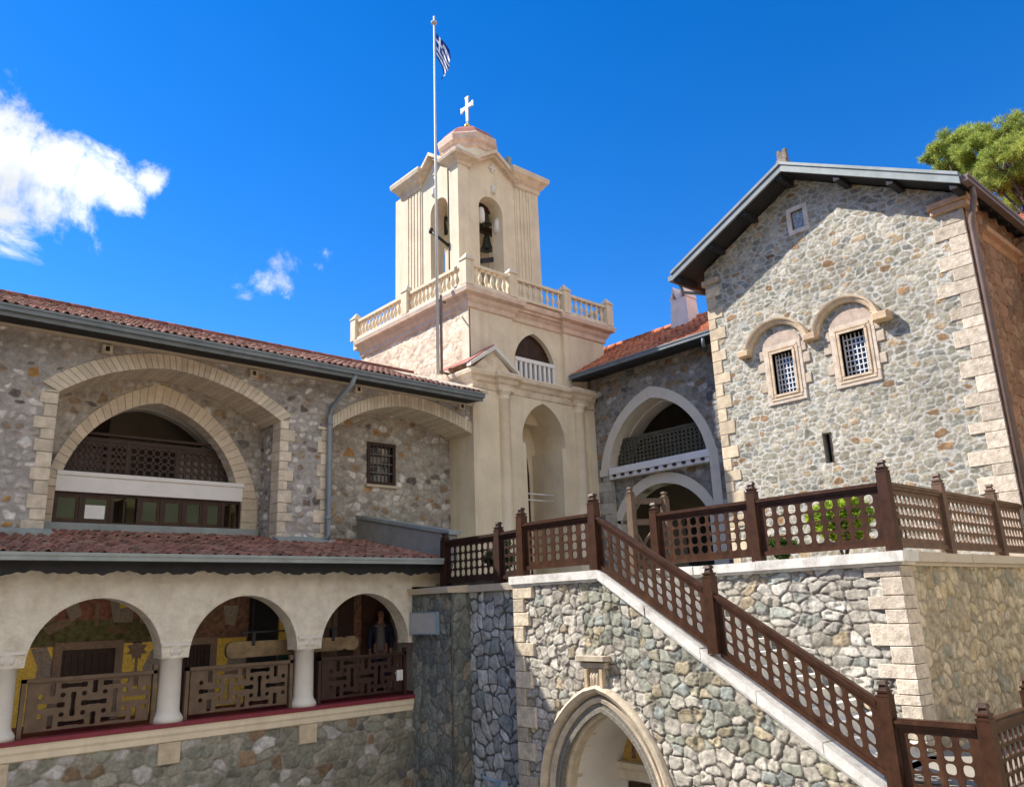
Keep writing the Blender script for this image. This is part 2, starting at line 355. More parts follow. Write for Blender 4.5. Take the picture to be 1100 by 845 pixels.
ST = {
 'left': dict(s=(.215,.15), joint=.042, soft=.020, h=.026, rough=.016, mortar=(.35,.33,.315), pal=[(5,(.36,.34,.325)),(3,(.47,.45,.43)),(2,(.62,.595,.57)),(1.1,(.31,.25,.20)),(.4,(.38,.22,.09)),(.5,(.16,.13,.12))], r=.34),
 'recess': dict(s=(.24,.165), joint=.026, soft=.02, h=.024, rough=.014, mortar=(.37,.345,.31), pal=[(5,(.38,.35,.30)),(3,(.47,.44,.40)),(1.4,(.60,.57,.53)),(1.2,(.33,.25,.17)),(.6,(.40,.23,.10)),(.4,(.18,.16,.15))], r=.3),
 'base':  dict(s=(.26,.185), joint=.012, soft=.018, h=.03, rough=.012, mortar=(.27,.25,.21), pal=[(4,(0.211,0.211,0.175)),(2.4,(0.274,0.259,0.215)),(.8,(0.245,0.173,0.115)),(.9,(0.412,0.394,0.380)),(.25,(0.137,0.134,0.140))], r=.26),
 'gable': dict(s=(.225,.138), joint=.018, soft=.009, h=.015, rough=.022, mortar=(.46,.45,.41), pal=[(5,(0.344,0.312,0.242)),(4,(0.301,0.288,0.228)),(1.3,(0.369,0.283,0.181)),(2.2,(0.417,0.384,0.312)),(.4,(0.281,0.182,0.102)),(1.1,(0.257,0.259,0.228))], r=.3),
 'right': dict(s=(.26,.17), joint=.016, soft=.022, h=.026, rough=.010, mortar=(.28,.265,.24), pal=[(4,(.24,.22,.195)),(3,(.29,.265,.235)),(1.2,(.24,.165,.10)),(.8,(.42,.40,.37)),(.9,(.13,.13,.13))], r=.3),
 'stair': dict(s=(.215,.165), joint=.009, soft=.008, h=.034, rough=.042, mortar=(.205,.19,.16), pal=[(6,(0.480,0.444,0.378)),(3,(0.414,0.378,0.317)),(1.0,(0.396,0.330,0.233)),(.8,(0.326,0.330,0.286))], pal2=[(4,(0.321,0.326,0.264)),(2.,(0.290,0.312,0.282)),(2.5,(0.396,0.339,0.233)),(2,(0.352,0.326,0.242)),(2.,(0.440,0.409,0.343))], r=.14),
 'low': dict(s=(.25,.25), joint=.018, soft=.02, h=.04, rough=.02, mortar=(.09,.09,.09), pal=[(4,(.46,.46,.44)),(3,(.38,.39,.38)),(1,(.24,.27,.27))], r=.28),
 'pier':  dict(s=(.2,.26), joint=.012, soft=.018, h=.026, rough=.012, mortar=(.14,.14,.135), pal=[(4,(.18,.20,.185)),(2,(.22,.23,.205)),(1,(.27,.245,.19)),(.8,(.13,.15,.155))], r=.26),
 'terr': dict(s=(.27,.145), joint=.009, soft=.008, h=.034, rough=.042, mortar=(.22,.20,.17), pal=[(5,(0.475,0.449,0.392)),(2,(0.405,0.374,0.312)),(1.0,(0.387,0.317,0.216)),(1.2,(0.330,0.343,0.304))], r=.14),
 'ret':   dict(s=(.22,.21), joint=.022, soft=.022, h=.028, rough=.010, mortar=(.33,.28,.205), pal=[(5,(.50,.42,.30)),(3,(.44,.38,.27)),(1,(.34,.33,.26)),(1,(.52,.42,.27))], r=.28),
 'render':dict(s=(.30,.17), joint=.008, soft=.03, h=.014, rough=.014, mortar=(.70,.56,.43), pal=[(1,(.76,.62,.49)),(1,(.72,.58,.45))], r=.2),
 'brown': dict(s=(.34,.24), joint=.012, soft=.02, h=.03, rough=.012, mortar=(.22,.12,.08), pal=[(3,(0.276,0.168,0.110)),(2,(0.313,0.210,0.132)),(1,(0.230,0.158,0.110))], r=.25),
}
def rubble(mb, fr, out, holes, style, seed, res=.022, mat=0, zone=None, w=0., win=None):
    S = ST[style]; su, sv = S['s']; P = np.array(out)
    u0, v0 = P.min(0); u1, v1 = P.max(0)
    if win: u0, u1, v0, v1 = max(u0, win[0]), min(u1, win[1]), max(v0, win[2]), min(v1, win[3])
    nu = max(2, int((u1-u0)/res)); nv = max(2, int((v1-v0)/res))
    U, V = np.meshgrid(np.linspace(u0, u1, nu+1), np.linspace(v0, v1, nv+1), indexing='ij')
    rs = np.random.RandomState(seed)
    Uw = U + .22*su*fbm(U, V, su*1.2, seed+5)*2; Vw = V + .22*sv*fbm(U, V, su*1.2, seed+9)*2
    I = np.floor((Uw-u0)/su).astype(int)+4; J = np.floor((Vw-v0)/sv).astype(int)+4
    ni, nj = I.max()+6, J.max()+6
    jx = (rs.rand(ni, nj)-.5)*.85; jy = (rs.rand(ni, nj)-.5)*.6; rr = rs.rand(ni, nj)**2*S['r'] - (rs.rand(ni, nj) < .24)*rs.uniform(.12, .34, (ni, nj)); shift = rs.rand(nj)
    hh = rs.rand(ni, nj); tx = rs.randn(ni, nj)*.10; ty = rs.randn(ni, nj)*.10; br = rs.rand(ni, nj)
    wts = np.array([p[0] for p in S['pal']]); wts = wts/wts.sum(); cols = np.array([p[1] for p in S['pal']])
    pick = cols[rs.choice(len(cols), (ni, nj), p=wts)]
    if zone:
        w2 = np.array([p[0] for p in S['pal2']]); w2 = w2/w2.sum(); c2 = np.array([p[1] for p in S['pal2']]); pick2 = c2[rs.choice(len(c2), (ni, nj), p=w2)]
    F1 = np.full(U.shape, 9.); F2 = np.full(U.shape, 9.); ID = np.zeros(U.shape+(2,), int); DX = np.zeros(U.shape); DY = np.zeros(U.shape)
    for di in range(-2, 3):
        for dj in range(-2, 3):
            a = I+di; b = J+dj
            dx = (Uw-u0)/su - (a-4+.5+jx[a,b]+shift[b]-.5); dy = (Vw-v0)/sv - (b-4+.5+jy[a,b])
            d = (np.abs(dx)**2.6+np.abs(dy)**2.6)**(1/2.6) - rr[a,b]
            n1 = d < F1
            F2 = np.where(n1, F1, np.minimum(F2, d)); F1 = np.where(n1, d, F1)
            ID[...,0] = np.where(n1, a, ID[...,0]); ID[...,1] = np.where(n1, b, ID[...,1]); DX = np.where(n1, dx, DX); DY = np.where(n1, dy, DY)
    e = (F2-F1)*.5*min(su, sv); a, b = ID[...,0], ID[...,1]
    e = e + .006*fbm(U, V, .05, seed+21)
    t = np.clip((e-S['joint']*.5)/S['soft'], 0, 1); ts = 1-(1-t)**2.2
    tc = np.clip((e-S['joint']*.45)/.009, 0, 1)
    H = ts*S['h']*(.5+.35*hh[a,b]+ (tx[a,b]*DX+ty[a,b]*DY)*4) + S['rough']*(fbm(U, V, .16, seed+31, 4)+.5*np.abs(fbm(U, V, .09, seed+33, 3)))*2*(.25+.75*tc)*np.where(hh[a,b]>.45, 1., .35); H = np.minimum(H, S['h']*.95+.1*np.maximum(0, H-S['h']*.95))
    col = pick[a,b]*(.78+.44*br[a,b])[...,None]
    if zone:
        z = zone(U, V)[...,None]; col = np.where(z, pick2[a,b]*(.78+.44*br[a,b])[...,None], col)
    col = col*(1+.45*fbm(U, V, .12, seed+41, 3))[...,None]
    mo = np.array(S['mortar'])*(1+.3*fbm(U, V, .3, seed+51, 3))[...,None]
    col = mo*(1-tc[...,None])+col*tc[...,None]
    big = 1+.25*fbm(U, V, 1.6, seed+61, 2); col = np.clip(col*big[...,None], .01, .9)
    W = w+np.maximum(H, -.004)
    X = fr(U.ravel(), V.ravel(), W.ravel())
    idx = np.arange((nu+1)*(nv+1)).reshape(nu+1, nv+1)
    Q = np.stack([idx[:-1,:-1], idx[1:,:-1], idx[1:,1:], idx[:-1,1:]], -1)
    Uc = (U[:-1,:-1]+U[1:,1:])/2; Vc = (V[:-1,:-1]+V[1:,1:])/2
    k = inside(Uc, Vc, out)
    for h in holes: k &= ~inside(Uc, Vc, h)
    Q = Q[k]; used = np.unique(Q); re = np.zeros(len(X), int); re[used] = np.arange(len(used))
    mb.add(X[used], re[Q], mat, col.reshape(-1, 3)[used], True)
def masonry(name, fr, out, holes, style, seed, parent, thick=.4, res=.022, zone=None, win=None, mat='stone', cut=()):
    mb = MB(); mb.prism(fr, out, holes, -thick, -.006, 0, ST[style]['mortar'])
    rubble(mb, fr, out, list(holes)+list(cut), style, seed, res, 0, zone, 0., win)
    return mb.build(name, M[mat], parent, recalc=False)
def quoins(mb, fr, edge, v0, v1, side, hs=(.22,.30), lens=(.42,.24), w0=-.2, w1=.03, col=(.56,.47,.34), seed=1, var=.15, slope=0.):
    """alternating long and short blocks; edge: u of the corner, side=+1 extends towards +u"""
    rs = random.Random(seed); v = v0; i = 0
    while v < v1-.02:
        h = min(rs.uniform(*hs), v1-v); l = lens[i % 2]*rs.uniform(.88, 1.12); a, b = edge, edge+side*l
        e0 = edge+slope*(v-v0)
        mb.cblock(fr, [(min(a,b), v+.005), (max(a,b), v+.005), (max(a,b), v+h-.005), (min(a,b), v+h-.005)], w0, w1, .012, 0, np.array(col)*rs.uniform(1-var, 1+var))
        v += h; i += 1
# ------------------------------------------------------------------ roof tiles
def tiles(mb, o, e, up, width, length, pitch=.22, row=.36, col=(.34,.12,.08), var=.3, seed=1, amp=.05):
    """barrel tiles: o = eave start, e = unit along eave, up = unit up the slope"""
    o = np.array(o, float); e = np.array(e, float); up = np.array(up, float); nrm = np.cross(e, up); nrm = nrm if nrm[2] > 0 else -nrm
    rs = np.random.RandomState(seed); nc = max(1, int(round(width/pitch))); pitch = width/nc; nr = max(1, int(round(length/row))); row = length/nr
    prof = np.array([0, .07, .18, .32, .43, .5, .6, .75, .9]); ph = np.array([0, .55, .92, .92, .55, .0, -.28, -.4, -.28])
    x = np.concatenate([(i+prof)*pitch for i in range(nc)]+[[nc*pitch]]); h = np.concatenate([ph]*nc+[[0]])*amp
    ci = np.concatenate([np.full(9, i) for i in range(nc)]+[[nc-1]]).astype(int); m = len(x)
    for r in range(nr):
        jit = rs.uniform(-.03, .03, nc)[ci]; lift = .03+rs.uniform(-.012, .012, nc)[ci]
        c = np.array(col)*(1+rs.uniform(-var, var, nc))[ci][:,None]*(1+np.array([0,.15,.1])*rs.uniform(-1, 1, nc)[ci][:,None])
        s0 = np.full(m, r*row)-.02+jit; s1 = np.full(m, (r+1)*row+.03)
        P = lambda s, hh: o + x[:,None]*e + s[:,None]*up + hh[:,None]*nrm
        V = np.vstack([P(s0, h+lift-.022), P(s0, h+lift), P(s1, h)])
        i = np.arange(m-1)
        F = np.vstack([np.stack([i, i+1, m+i+1, m+i], 1), np.stack([m+i, m+i+1, 2*m+i+1, 2*m+i], 1)])
        mb.add(V, F, 0, np.clip(np.vstack([c*.8, c, c]), .01, .9), True)
    # bed under the tiles
    b = -.09*nrm
    mb.add([o+b, o+width*e+b, o+width*e+length*up+b, o+length*up+b, o-.03*nrm, o+width*e-.03*nrm, o+width*e+length*up-.03*nrm, o+length*up-.03*nrm], [(0,1,2,3),(4,5,6,7),(0,1,5,4),(1,2,6,5),(2,3,7,6),(3,0,4,7)], 0, np.array(col)*.5)
# ------------------------------------------------------------------ pierced timber panel
def pierced(mb, P00, P10, P11, P01, nu, nv, th, mu=.1, mv0=.1, mv1=.1, hr=.34, sq=3., mat=0, k=16, skip=None, ru=1., stag=False):
    P00, P10, P11, P01 = [np.array(p, float) for p in (P00, P10, P11, P01)]
    n = np.cross(P10-P00, P01-P00); n /= np.linalg.norm(n)
    B = lambda s, t: (P00*(1-s)[:,None]+P10*s[:,None])*(1-t)[:,None]+(P01*(1-s)[:,None]+P11*s[:,None])*t[:,None]
    wu = np.linalg.norm(P10-P00); hv = np.linalg.norm(P01-P00); a0, a1 = mu/wu, 1-mu/wu; b0, b1 = mv0/hv, 1-mv1/hv
    ang = np.arange(k)*2*PI/k+PI/k*0
    cu, cv = (a1-a0)/nu, (b1-b0)/nv; cellu, cellv = cu*wu, cv*hv; rad = min(cellu, cellv)*hr
    ca, sa = np.cos(ang), np.sin(ang); den = (np.abs(ca)**sq+np.abs(sa)**sq)**(1/sq)
    hx, hy = ca/den*rad*ru/wu, sa/den*rad/hv
    mx = np.maximum(np.abs(ca), np.abs(sa)); qx, qy = ca/mx*cu/2, sa/mx*cv/2
    for i in range(nu):
        for j in range(nv):
            cx, cy = a0+(i+.5)*cu, b0+(j+.5)*cv
            if skip and skip(cx, cy):
                s = np.array([cx-cu/2, cx+cu/2, cx+cu/2, cx-cu/2]); t = np.array([cy-cv/2, cy-cv/2, cy+cv/2, cy+cv/2]); Q = B(s, t)
                mb.add(np.vstack([Q+n*th/2, Q-n*th/2]), [(0,1,2,3),(7,6,5,4)], mat); continue
            O = B(cx+qx, cy+qy); H = B(cx+hx, cy+hy)
            V = np.vstack([O+n*th/2, H+n*th/2, O-n*th/2, H-n*th/2]); F = []
            for a in range(k):
                b = (a+1) % k
                F += [(a, b, k+b, k+a), (2*k+a, 3*k+a, 3*k+b, 2*k+b), (k+a, k+b, 3*k+b, 3*k+a)]
            mb.add(V, F, mat)
    def rect(s0, s1, t0, t1):
        Q = B(np.array([s0,s1,s1,s0]), np.array([t0,t0,t1,t1])); mb.add(np.vstack([Q+n*th/2, Q-n*th/2]), [(0,1,2,3),(7,6,5,4),(0,4,5,1),(1,5,6,2),(2,6,7,3),(3,7,4,0)], mat)
    rect(0, 1, 0, b0); rect(0, 1, b1, 1); rect(0, a0, b0, b1); rect(a1, 1, b0, b1)
SUN_E, SKY_S, SKY_SAT, SKY_V, SKY_H, CLOUD, EXPO = 4.8, .13, 1.38, 1.0, .509, 6.5, .9
# ================================================================== GROUND AND HILLS
def ground():
    mb = MB(); n = 90; V = []; F = []
    xs = np.linspace(-1, 1, n+1); g = np.sign(xs)*np.abs(xs)**2.2*420
    X, Y = np.meshgrid(g+6, g+6, indexing='ij'); d = np.hypot(X-8, Y-8)
    h = np.clip((d-45)/75, 0, 1)**1.4*34 + 3*np.sin(X*.031)*np.cos(Y*.027)*np.clip((d-45)/60, 0, 1)
    back = np.clip((X-27)/14, 0, 1)*np.clip((16-Y)/10, 0, 1)*6.
    Z = zC - .03 + h + back
    mb.add(np.stack([X, Y, Z], -1).reshape(-1, 3), np.stack([np.arange((n+1)**2).reshape(n+1, n+1)[a:n+a, b:n+b] for a, b in ((0,0),(1,0),(1,1),(0,1))], -1).reshape(-1, 4), 0, None, True)
    o = struct('ground', mb, mat('hill_ground', (.10,.115,.05), .95, .35, .08, tint=((.22,.18,.11), .15, .7)))
    mb = MB(); mb.box(-12, 9.5, -14, 14.1, zC-.4, zC); struct('courtyard_paving', mb, M['pave'])
ground()
# the terrace: floor, landing and stair flight (parts of the terrace further down)

# ================================================================== LEFT WING
wing = thing('monastery_wing', 'long shaded stone wing with two deep arched recesses, left of the bell tower', 'building', (6., yL, 1.3))
CREAM = (.63,.555,.45)
l1, a1, r1 = (3.30, 4.27), (5.38, 5.07), (7.80, 4.27)
in1 = arc(l1, a1, .17, 10)+arc(a1, r1, .17, 10)[1:]
in1o = arc((3.00, 4.42), (5.33, 5.375), .22, 10)+arc((5.33, 5.375), (8.06, 4.42), .22, 10)[1:]
l2, r2 = (9.07, 4.36), (13.36, 4.52)
in2 = arc((9.07, 4.24), (11.15, 5.08), .16, 10)+arc((11.15, 5.08), (13.36, 4.60), .10, 10)[1:]
in2o = arc((9.05, 4.53), (11.2, 5.40), .18, 10)+arc((11.2, 5.40), (13.36, 4.91), .12, 10)[1:]
T_ = lambda P, d: [tuple(q) for q in offset_poly(P, d)]
outL = [(1.0, 1.52), (3.27, 1.52)] + T_(in1, .04) + [(7.83, 1.52), (9.04, 1.52)] + T_(in2, .04) + [(13.37, 4.68), (13.37, 5.46), (1.0, 5.46)]
cutL = [[(3.1, 4.2)] + T_(in1o, -.04) + [(7.96, 4.2)], [(8.8, 4.2)] + T_(in2o, -.04) + [(13.5, 4.2)]]
masonry('wall', FY(yL), outL, [], 'left', 11, wing, .42, mat='shade_stone', cut=cutL)
# dressed stone round the recesses
mb = MB()
voussoirs(mb, FY(yL), in1, in1o, 42, -.98, .035, .008, CREAM)
mb.build('arch_trim', M['brickarch'], wing)
mb = MB()
voussoirs(mb, FY(yL), in2, in2o, 44, -.98, .035, .008, CREAM)
mb.build('arch_trim', M['brickarch'], wing)
for e_, z0, z1, sd, hs_, ln_, s_, dp in ((3.305, 1.55, 4.30, -1, (.19,.3), (.34,.24), 2, -.3), (7.795, 1.55, 4.30, 1, (.19,.3), (.33,.2), 3, -.35), (9.075, 1.55, 4.27, -1, (.22,.3), (.38,.24), 4, -.3), (1.05, 3.2, 5.0, -1, (.22,.3), (.3,.3), 5, -.3)):
    mb = MB(); quoins(mb, FY(yL), e_, z0, z1, sd, hs_, ln_, dp, .035, CREAM, s_); mb.build('quoins', M['ashlar'], wing)
# rubble reveals of the first recess (right side is seen)
masonry('reveal', FX(7.835), [(yL+.32, 1.5), (yB+.02, 1.5), (yB+.02, 4.4), (yL+.32, 4.4)], [], 'left', 15, wing, .1, mat='shade_stone')
# recess backs
lw, aw, rw = (3.66, 2.62), (5.45, 4.57), (7.32, 2.62)
win_in = parch(lw, aw, rw, .43, 14)
lo, ao, ro = (3.50, 2.30), (5.46, 4.98), (7.80, 2.30)
outB1 = [(2.6, 1.5), (3.58, 1.5), (3.58, 2.2)] + T_(win_in, .05) + [(7.44, 2.2), (7.44, 1.5), (8.2, 1.5), (8.2, 5.4), (2.6, 5.4)]
masonry('recess_wall', FY(yB), outB1, [], 'recess', 17, wing, .3, mat='shade_stone', cut=[[(3.45, 1.4), (3.45, 2.6)] + T_(parch((3.42, 2.62), (5.46, 4.99), (7.74, 2.62), .47, 14), -.05) + [(7.7, 2.6), (7.7, 1.4)]])
grate = [(10.72, 3.24), (11.46, 3.24), (11.46, 4.22), (10.72, 4.22)]
masonry('recess_wall', FY(yB), [(8.6, 1.5), (13.5, 1.5), (13.5, 5.4), (8.6, 5.4)], [grate], 'recess', 19, wing, .3, mat='shade_stone')
# pointed window of the first recess
wi = win_in; wo = parch((3.42, 2.62), (5.46, 4.99), (7.74, 2.62), .47, 14)
mb = MB(); voussoirs(mb, FY(yB), resample(wi, 40), resample(wo, 40), 38, -.28, .05, .006, (.63,.54,.42))
for z0, z1 in ((1.80, 2.08), (2.08, 2.36), (2.36, 2.62)):
    mb.cblock(FY(yB), [(3.40, z0), (3.62, z0), (3.62, z1-.006), (3.40, z1-.006)], -.28, .05, .01, 0, (.53,.43,.31))
    mb.cblock(FY(yB), [(7.40, z0), (7.78, z0), (7.78, z1-.006), (7.40, z1-.006)], -.28, .05, .01, 0, (.53,.45,.34))
mb.build('window_arch', M['brickarch'], wing)
mb = MB()
ring(mb, FY(yB-.01), np.array(wi), offset_poly(wi, .07), 30, -.33, -.06)
mb.build('plaster_lining', M['white_plaster'], wing)
mb = MB(); mb.box(3.62, 7.40, yB-.06, yB+.28, 2.54, 2.86); mb.box(3.62, 7.42, yB-.09, yB+.28, 2.86, 2.94); mb.build('lintel_beam', M['white_paint'], wing)
mb = MB(); mb.box(3.3, 7.75, yB-.22, yB+.1, 1.74, 1.91); mb.build('window_sill', M['flashing'], wing)
# the row of small windows
xs = [3.62, 4.12, 4.70, 5.22, 5.68, 6.14, 6.58, 7.00, 7.40]
wfr = MB(); wfr.box(3.62, 7.40, yB+.02, yB+.16, 1.91, 1.965); wfr.box(3.62, 7.40, yB+.02, yB+.16, 2.485, 2.54)
for i, x in enumerate(xs): wfr.box(x-.035, x+.035, yB+.01, yB+.17, 1.965, 2.485)
wr = wfr.build('window_row', M['wood_dark'], wing)
for i in range(8):
    x0, x1 = xs[i]+.035, xs[i+1]-.035
    if i in (2, 7):      # the two open ones
        mb = MB(); mb.box(x0, x1, yB+.75, yB+.8, 1.9, 2.5); mb.build('dark_opening', M['iron'], wr)
        mb = MB(); mb.box((x0+x1)/2-.015, (x0+x1)/2+.02, yB+.1, yB+.5, 1.97, 2.48); mb.build('open_sash', M['wood_dark'], wr)
        continue
    mb = MB()
    for a, b, c, d in ((x0, x0+.05, 1.965, 2.485), (x1-.05, x1, 1.965, 2.485), (x0+.05, x1-.05, 1.965, 2.02), (x0+.05, x1-.05, 2.43, 2.485)): mb.box(a, b, yB+.03, yB+.08, c, d)
    mb.build('sash', M['wood'], wr)
    mb = MB(); mb.box(x0+.04, x1-.04, yB+.055, yB+.065, 2.01, 2.44); mb.build('pane', M['glass'], wr)
mb = MB(); mb.box(4.19, 4.58, yB+.045, yB+.05, 2.03, 2.30); o = mb.build('paper_notice', M['paper'], wr); o['label'] = 'white sheet of paper behind the second pane'
mb = MB(); mb.box(4.19, 4.62, yB+.3, yB+.31, 2.25, 2.42); mb.build('pale_shelf', M['dark_room'], wr)
# upper opening: pierced timber balustrade, dim room behind
yl = yB+.32
mb = MB()
zf = 2.94; lat = lambda x: True
def archz(x):
    w = np.array(win_in); return np.interp(x, w[:,0], w[:,1])
segs = [(3.60, 4.62, 9, 4), (4.62, 5.0, 3, 4), (5.0, 6.03, 6, 4), (6.03, 7.5, 9, 4)]
for i, (a, b, nu, nv) in enumerate(segs):
    pierced(mb, (a, yl, zf), (b, yl, zf), (b, yl, 3.66), (a, yl, 3.66), nu, nv, .05, .03, .05, .06, .34, 5., 0, 12)
mb.box(3.6, 7.5, yl-.04, yl+.05, 3.66, 3.74)
mb.box(4.0, 7.0, yl-.04, yl+.05, 3.80, 3.85)
for x in (3.63, 4.62, 5.0, 6.03, 7.46): mb.box(x-.04, x+.04, yl-.035, yl+.04, zf, 3.66)
mb.build('pierced_balustrade', M['wood_dark'], wing)
psm = mat('pale_screen', (.42,.38,.35), .8)
for a, b in ((3.62, 4.55), (6.1, 7.2)):
    mb = MB(); mb.box(a, b, yl+.25, yl+.28, zf, 3.62); mb.build('pale_screen', psm, wing)
mb = MB()
mb.box(3.2, 8.4, yB+2.6, yB+2.7, 1.5, 5.4); mb.box(3.1, 3.2, yB+.3, yB+2.6, 1.5, 5.4); mb.box(8.3, 8.4, yB+.3, yB+2.6, 1.5, 5.4); mb.box(3.2, 8.3, yB+.3, yB+2.6, 5.25, 5.4); mb.box(3.2, 8.3, yB+.35, yB+2.6, 2.6, 2.9)
mb.build('room', M['dark_room'], wing)
mb = MB()
mb.box(4.5, 5.15, yB+2.5, yB+2.58, 3.8, 5.0); mb.build('picture_frame', M['wood_dark'], wing)
mb = MB(); rr_ = parch((3.6, 2.94), (5.45, 4.62), (7.4, 2.94), .42, 12); ring(mb, FY(yB+.9), np.array(rr_), offset_poly(rr_, .22), 26, -.25, 0.); mb.build('inner_arch', M['white_plaster'], wing)
# grated window
mb = MB()
for a, b, c, d in ((10.66, 11.52, 4.20, 4.29), (10.66, 11.52, 3.19, 3.27), (10.66, 10.75, 3.27, 4.20), (11.43, 11.52, 3.27, 4.20)): mb.box(a, b, yB-.05, yB+.1, c, d)
gw = mb.build('barred_window', M['wood_dark'], wing)
mb = MB()
for i in range(5): x = 10.85+i*.12; mb.tube([(x, yB-.02, 3.27), (x, yB-.02, 4.2)], .016, 6)
for z in (3.5, 3.74, 3.98): mb.box(10.75, 11.43, yB-.03, yB-.01, z-.014, z+.014)
mb.build('bars', mat('grey_iron', (.13,.125,.12), .6), gw)
mb = MB(); mb.box(10.75, 11.43, yB+.08, yB+.09, 3.27, 4.2); mb.build('pane', M['glass'], gw)
mb = MB(); mb.box(10.62, 11.58, yB-.09, yB+.1, 3.12, 3.185); mb.build('sill', M['ashlar'] if 0 else M['coping_stone'], gw)
# eaves, gutter and roof
mb = MB(); mb.box(-3, 13.35, yL-.10, yL+.3, 5.37, 5.47); mb.build('wall_band', M['coping_stone'], wing)
ye = 15.86; ze = 5.54
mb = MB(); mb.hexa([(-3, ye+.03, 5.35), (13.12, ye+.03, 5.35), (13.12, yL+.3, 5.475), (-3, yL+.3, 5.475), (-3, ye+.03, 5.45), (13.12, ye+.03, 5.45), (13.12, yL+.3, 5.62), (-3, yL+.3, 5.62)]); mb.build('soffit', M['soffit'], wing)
mb = MB(); mb.box(-3, 13.16, ye-.10, ye+.03, 5.42, 5.53); mb.box(-3, 13.16, ye-.12, ye-.10, 5.50, 5.545); mb.box(-3, 13.14, ye-.03, ye+.02, 5.34, 5.42); mb.build('gutter', M['gutter'], wing)
sl = .40; upL = np.array([0, 1, sl])/math.hypot(1, sl)
mb = MB(); tiles(mb, (-2.5, ye-.04, 5.57), (1, 0, 0), upL, 15.6, 3.4, .165, .29, (.37,.20,.16), .4, 5, .034); mb.build('tile_roof', M['tile'], wing, recalc=False)
mb = MB()
rz = 5.57+3.4*upL[2]; ry = ye-.04+3.4*upL[1]
for i in range(37):
    x = -2.5+i*.42; mb.tube([(x, ry+.03, rz+.02), (x+.44, ry+.03, rz+.03)], [.12, .105], 8, 0, np.array((.25,.09,.07))*random.uniform(.7, 1.3))
mb.hexa([(-2.5, ry+.02, rz-.2), (13.1, ry+.02, rz-.2), (13.1, ry+3.3, rz-1.6), (-2.5, ry+3.3, rz-1.6), (-2.5, ry+.03, rz-.02), (13.1, ry+.03, rz-.02), (13.1, ry+3.3, rz-1.4), (-2.5, ry+3.3, rz-1.4)], 0, (.2,.08,.06))
mb.build('ridge_tiles', M['tile'], wing)
mb = MB(); mb.hexa([(11.9, ye+.1, 5.60), (13.45, ye+.1, 5.60), (13.45, ye+1.9, 6.32), (11.9, ye+1.9, 6.32), (12.4, ye+.1, 5.69), (13.42, ye+.1, 5.70), (13.42, ye+1.9, 6.44), (11.5, ye+1.9, 6.42)]); mb.build('mortar_flashing', M['coping_stone'], wing)
# birdhouse-like drain stones under the eaves
for px, py in ((114, 376), (271, 402), (383, 419), (494, 437)):
    x, z = pL(px, py); mb = MB(); mb.cblock(FY(yL), [(x-.10, z-.09), (x+.10, z-.09), (x+.10, z+.09), (x-.10, z+.09)], -.05, .12, .02, 0, CREAM)
    mb.add(FY(yL)(np.array([x-.04, x+.04, x+.04, x-.04]), np.array([z-.05, z-.05, z+.05, z+.05]), np.full(4, .123)), [(0,1,2,3)], 0, (.02,.02,.02))
    mb.build('drain_stone', M['ashlar'], wing)
# downpipe
xp = 8.98
mb = MB(); mb.tube([(xp+.28, ye-.03, 5.42), (xp+.24, ye+.05, 5.2), (xp+.02, yL-.13, 4.72), (xp, yL-.13, 4.5), (xp, yL-.13, 1.75), (xp-.06, yL-.25, 1.66)], .062, 10)
for z in (2.1, 4.3): mb.lathe([(.075, 0), (.075, .06)], (xp, yL-.13, z), 10)
mb.build('downpipe', M['blue_metal'] if 0 else mat('pipe_metal', (.22,.25,.28), .45, .12, 4.), wing)

# ================================================================== LOWER GALLERY
gal = thing('arcade_gallery', 'low plastered arcade gallery with white columns and lean-to roof below the left wing', 'building', (6., yA, -1.65))
cen = [1.33, 3.765, 6.175, 8.63]; Ra = .985; zs = -.60
outA = [(-1.0, zs)]
for c in cen:
    outA += [(c-Ra, zs)] + arc((c-Ra, zs+.001), (c+Ra, zs+.001), Ra*.999, 28)[1:-1] + [(c+Ra, zs)]
outA += [(9.70, zs), (9.70, .98), (-1.0, .98)]
# thin neck under the springing (slightly horseshoe)
mb = MB(); mb.prism(FY(yA), outA, [], -.40, 0.)
mb.build('arcade_wall', M['arcade_plaster'], gal)
colx = [2.55, 4.97, 7.40]
mb = MB(); mb.lathe([(.25, 0), (.25, .07), (.235, .10), (.215, .13), (.20, .15), (.188, .2), (.178, .99), (.195, 1.0), (.195, 1.02), (.18, 1.03)], (0,0,0), 24)
mb.box(-.26, .26, -.26, .26, -.03, .001)
col0 = protopart('column', mb, M['column'], gal, (colx[0], yA+.2, -1.62))
mbc = MB(); mbc.lathe([(.18, 1.03), (.20, 1.06), (.222, 1.12), (.23, 1.20), (.235, 1.22)], (0,0,0), 24)
for k in range(10):
    a = k*2*PI/10; mbc.lathe([(.02, 1.06), (.05, 1.1), (.045, 1.16), (.015, 1.2)], (.19*math.cos(a), .19*math.sin(a), 0), 6)
mbc.box(-.235, .235, -.23, .23, 1.21, 1.26)
cap0 = mbc.build('capital', M['column'], col0, np.zeros(3))
for x in colx[1:]:
    o = inst(col0, gal, (x, yA+.2, -1.62)); c = cap0.copy(); C.objects.link(c); c.parent = o
mb = MB(); mb.box(-1, 9.72, yA-.07, yA+.5, -1.66, -1.605); mb.box(-1, 9.72, yA-.085, yA-.07, -1.665, -1.6); mb.build('floor_edge', M['red_paint'], gal)
mb = MB(); cornice(mb, [(-1, yA), (9.70, yA)], [(0, -1.9), (.03, -1.88), (.04, -1.80), (.06, -1.76), (.065, -1.70), (.075, -1.668), (0, -1.667)]); mb.build('string_course', M['stucco'], gal)
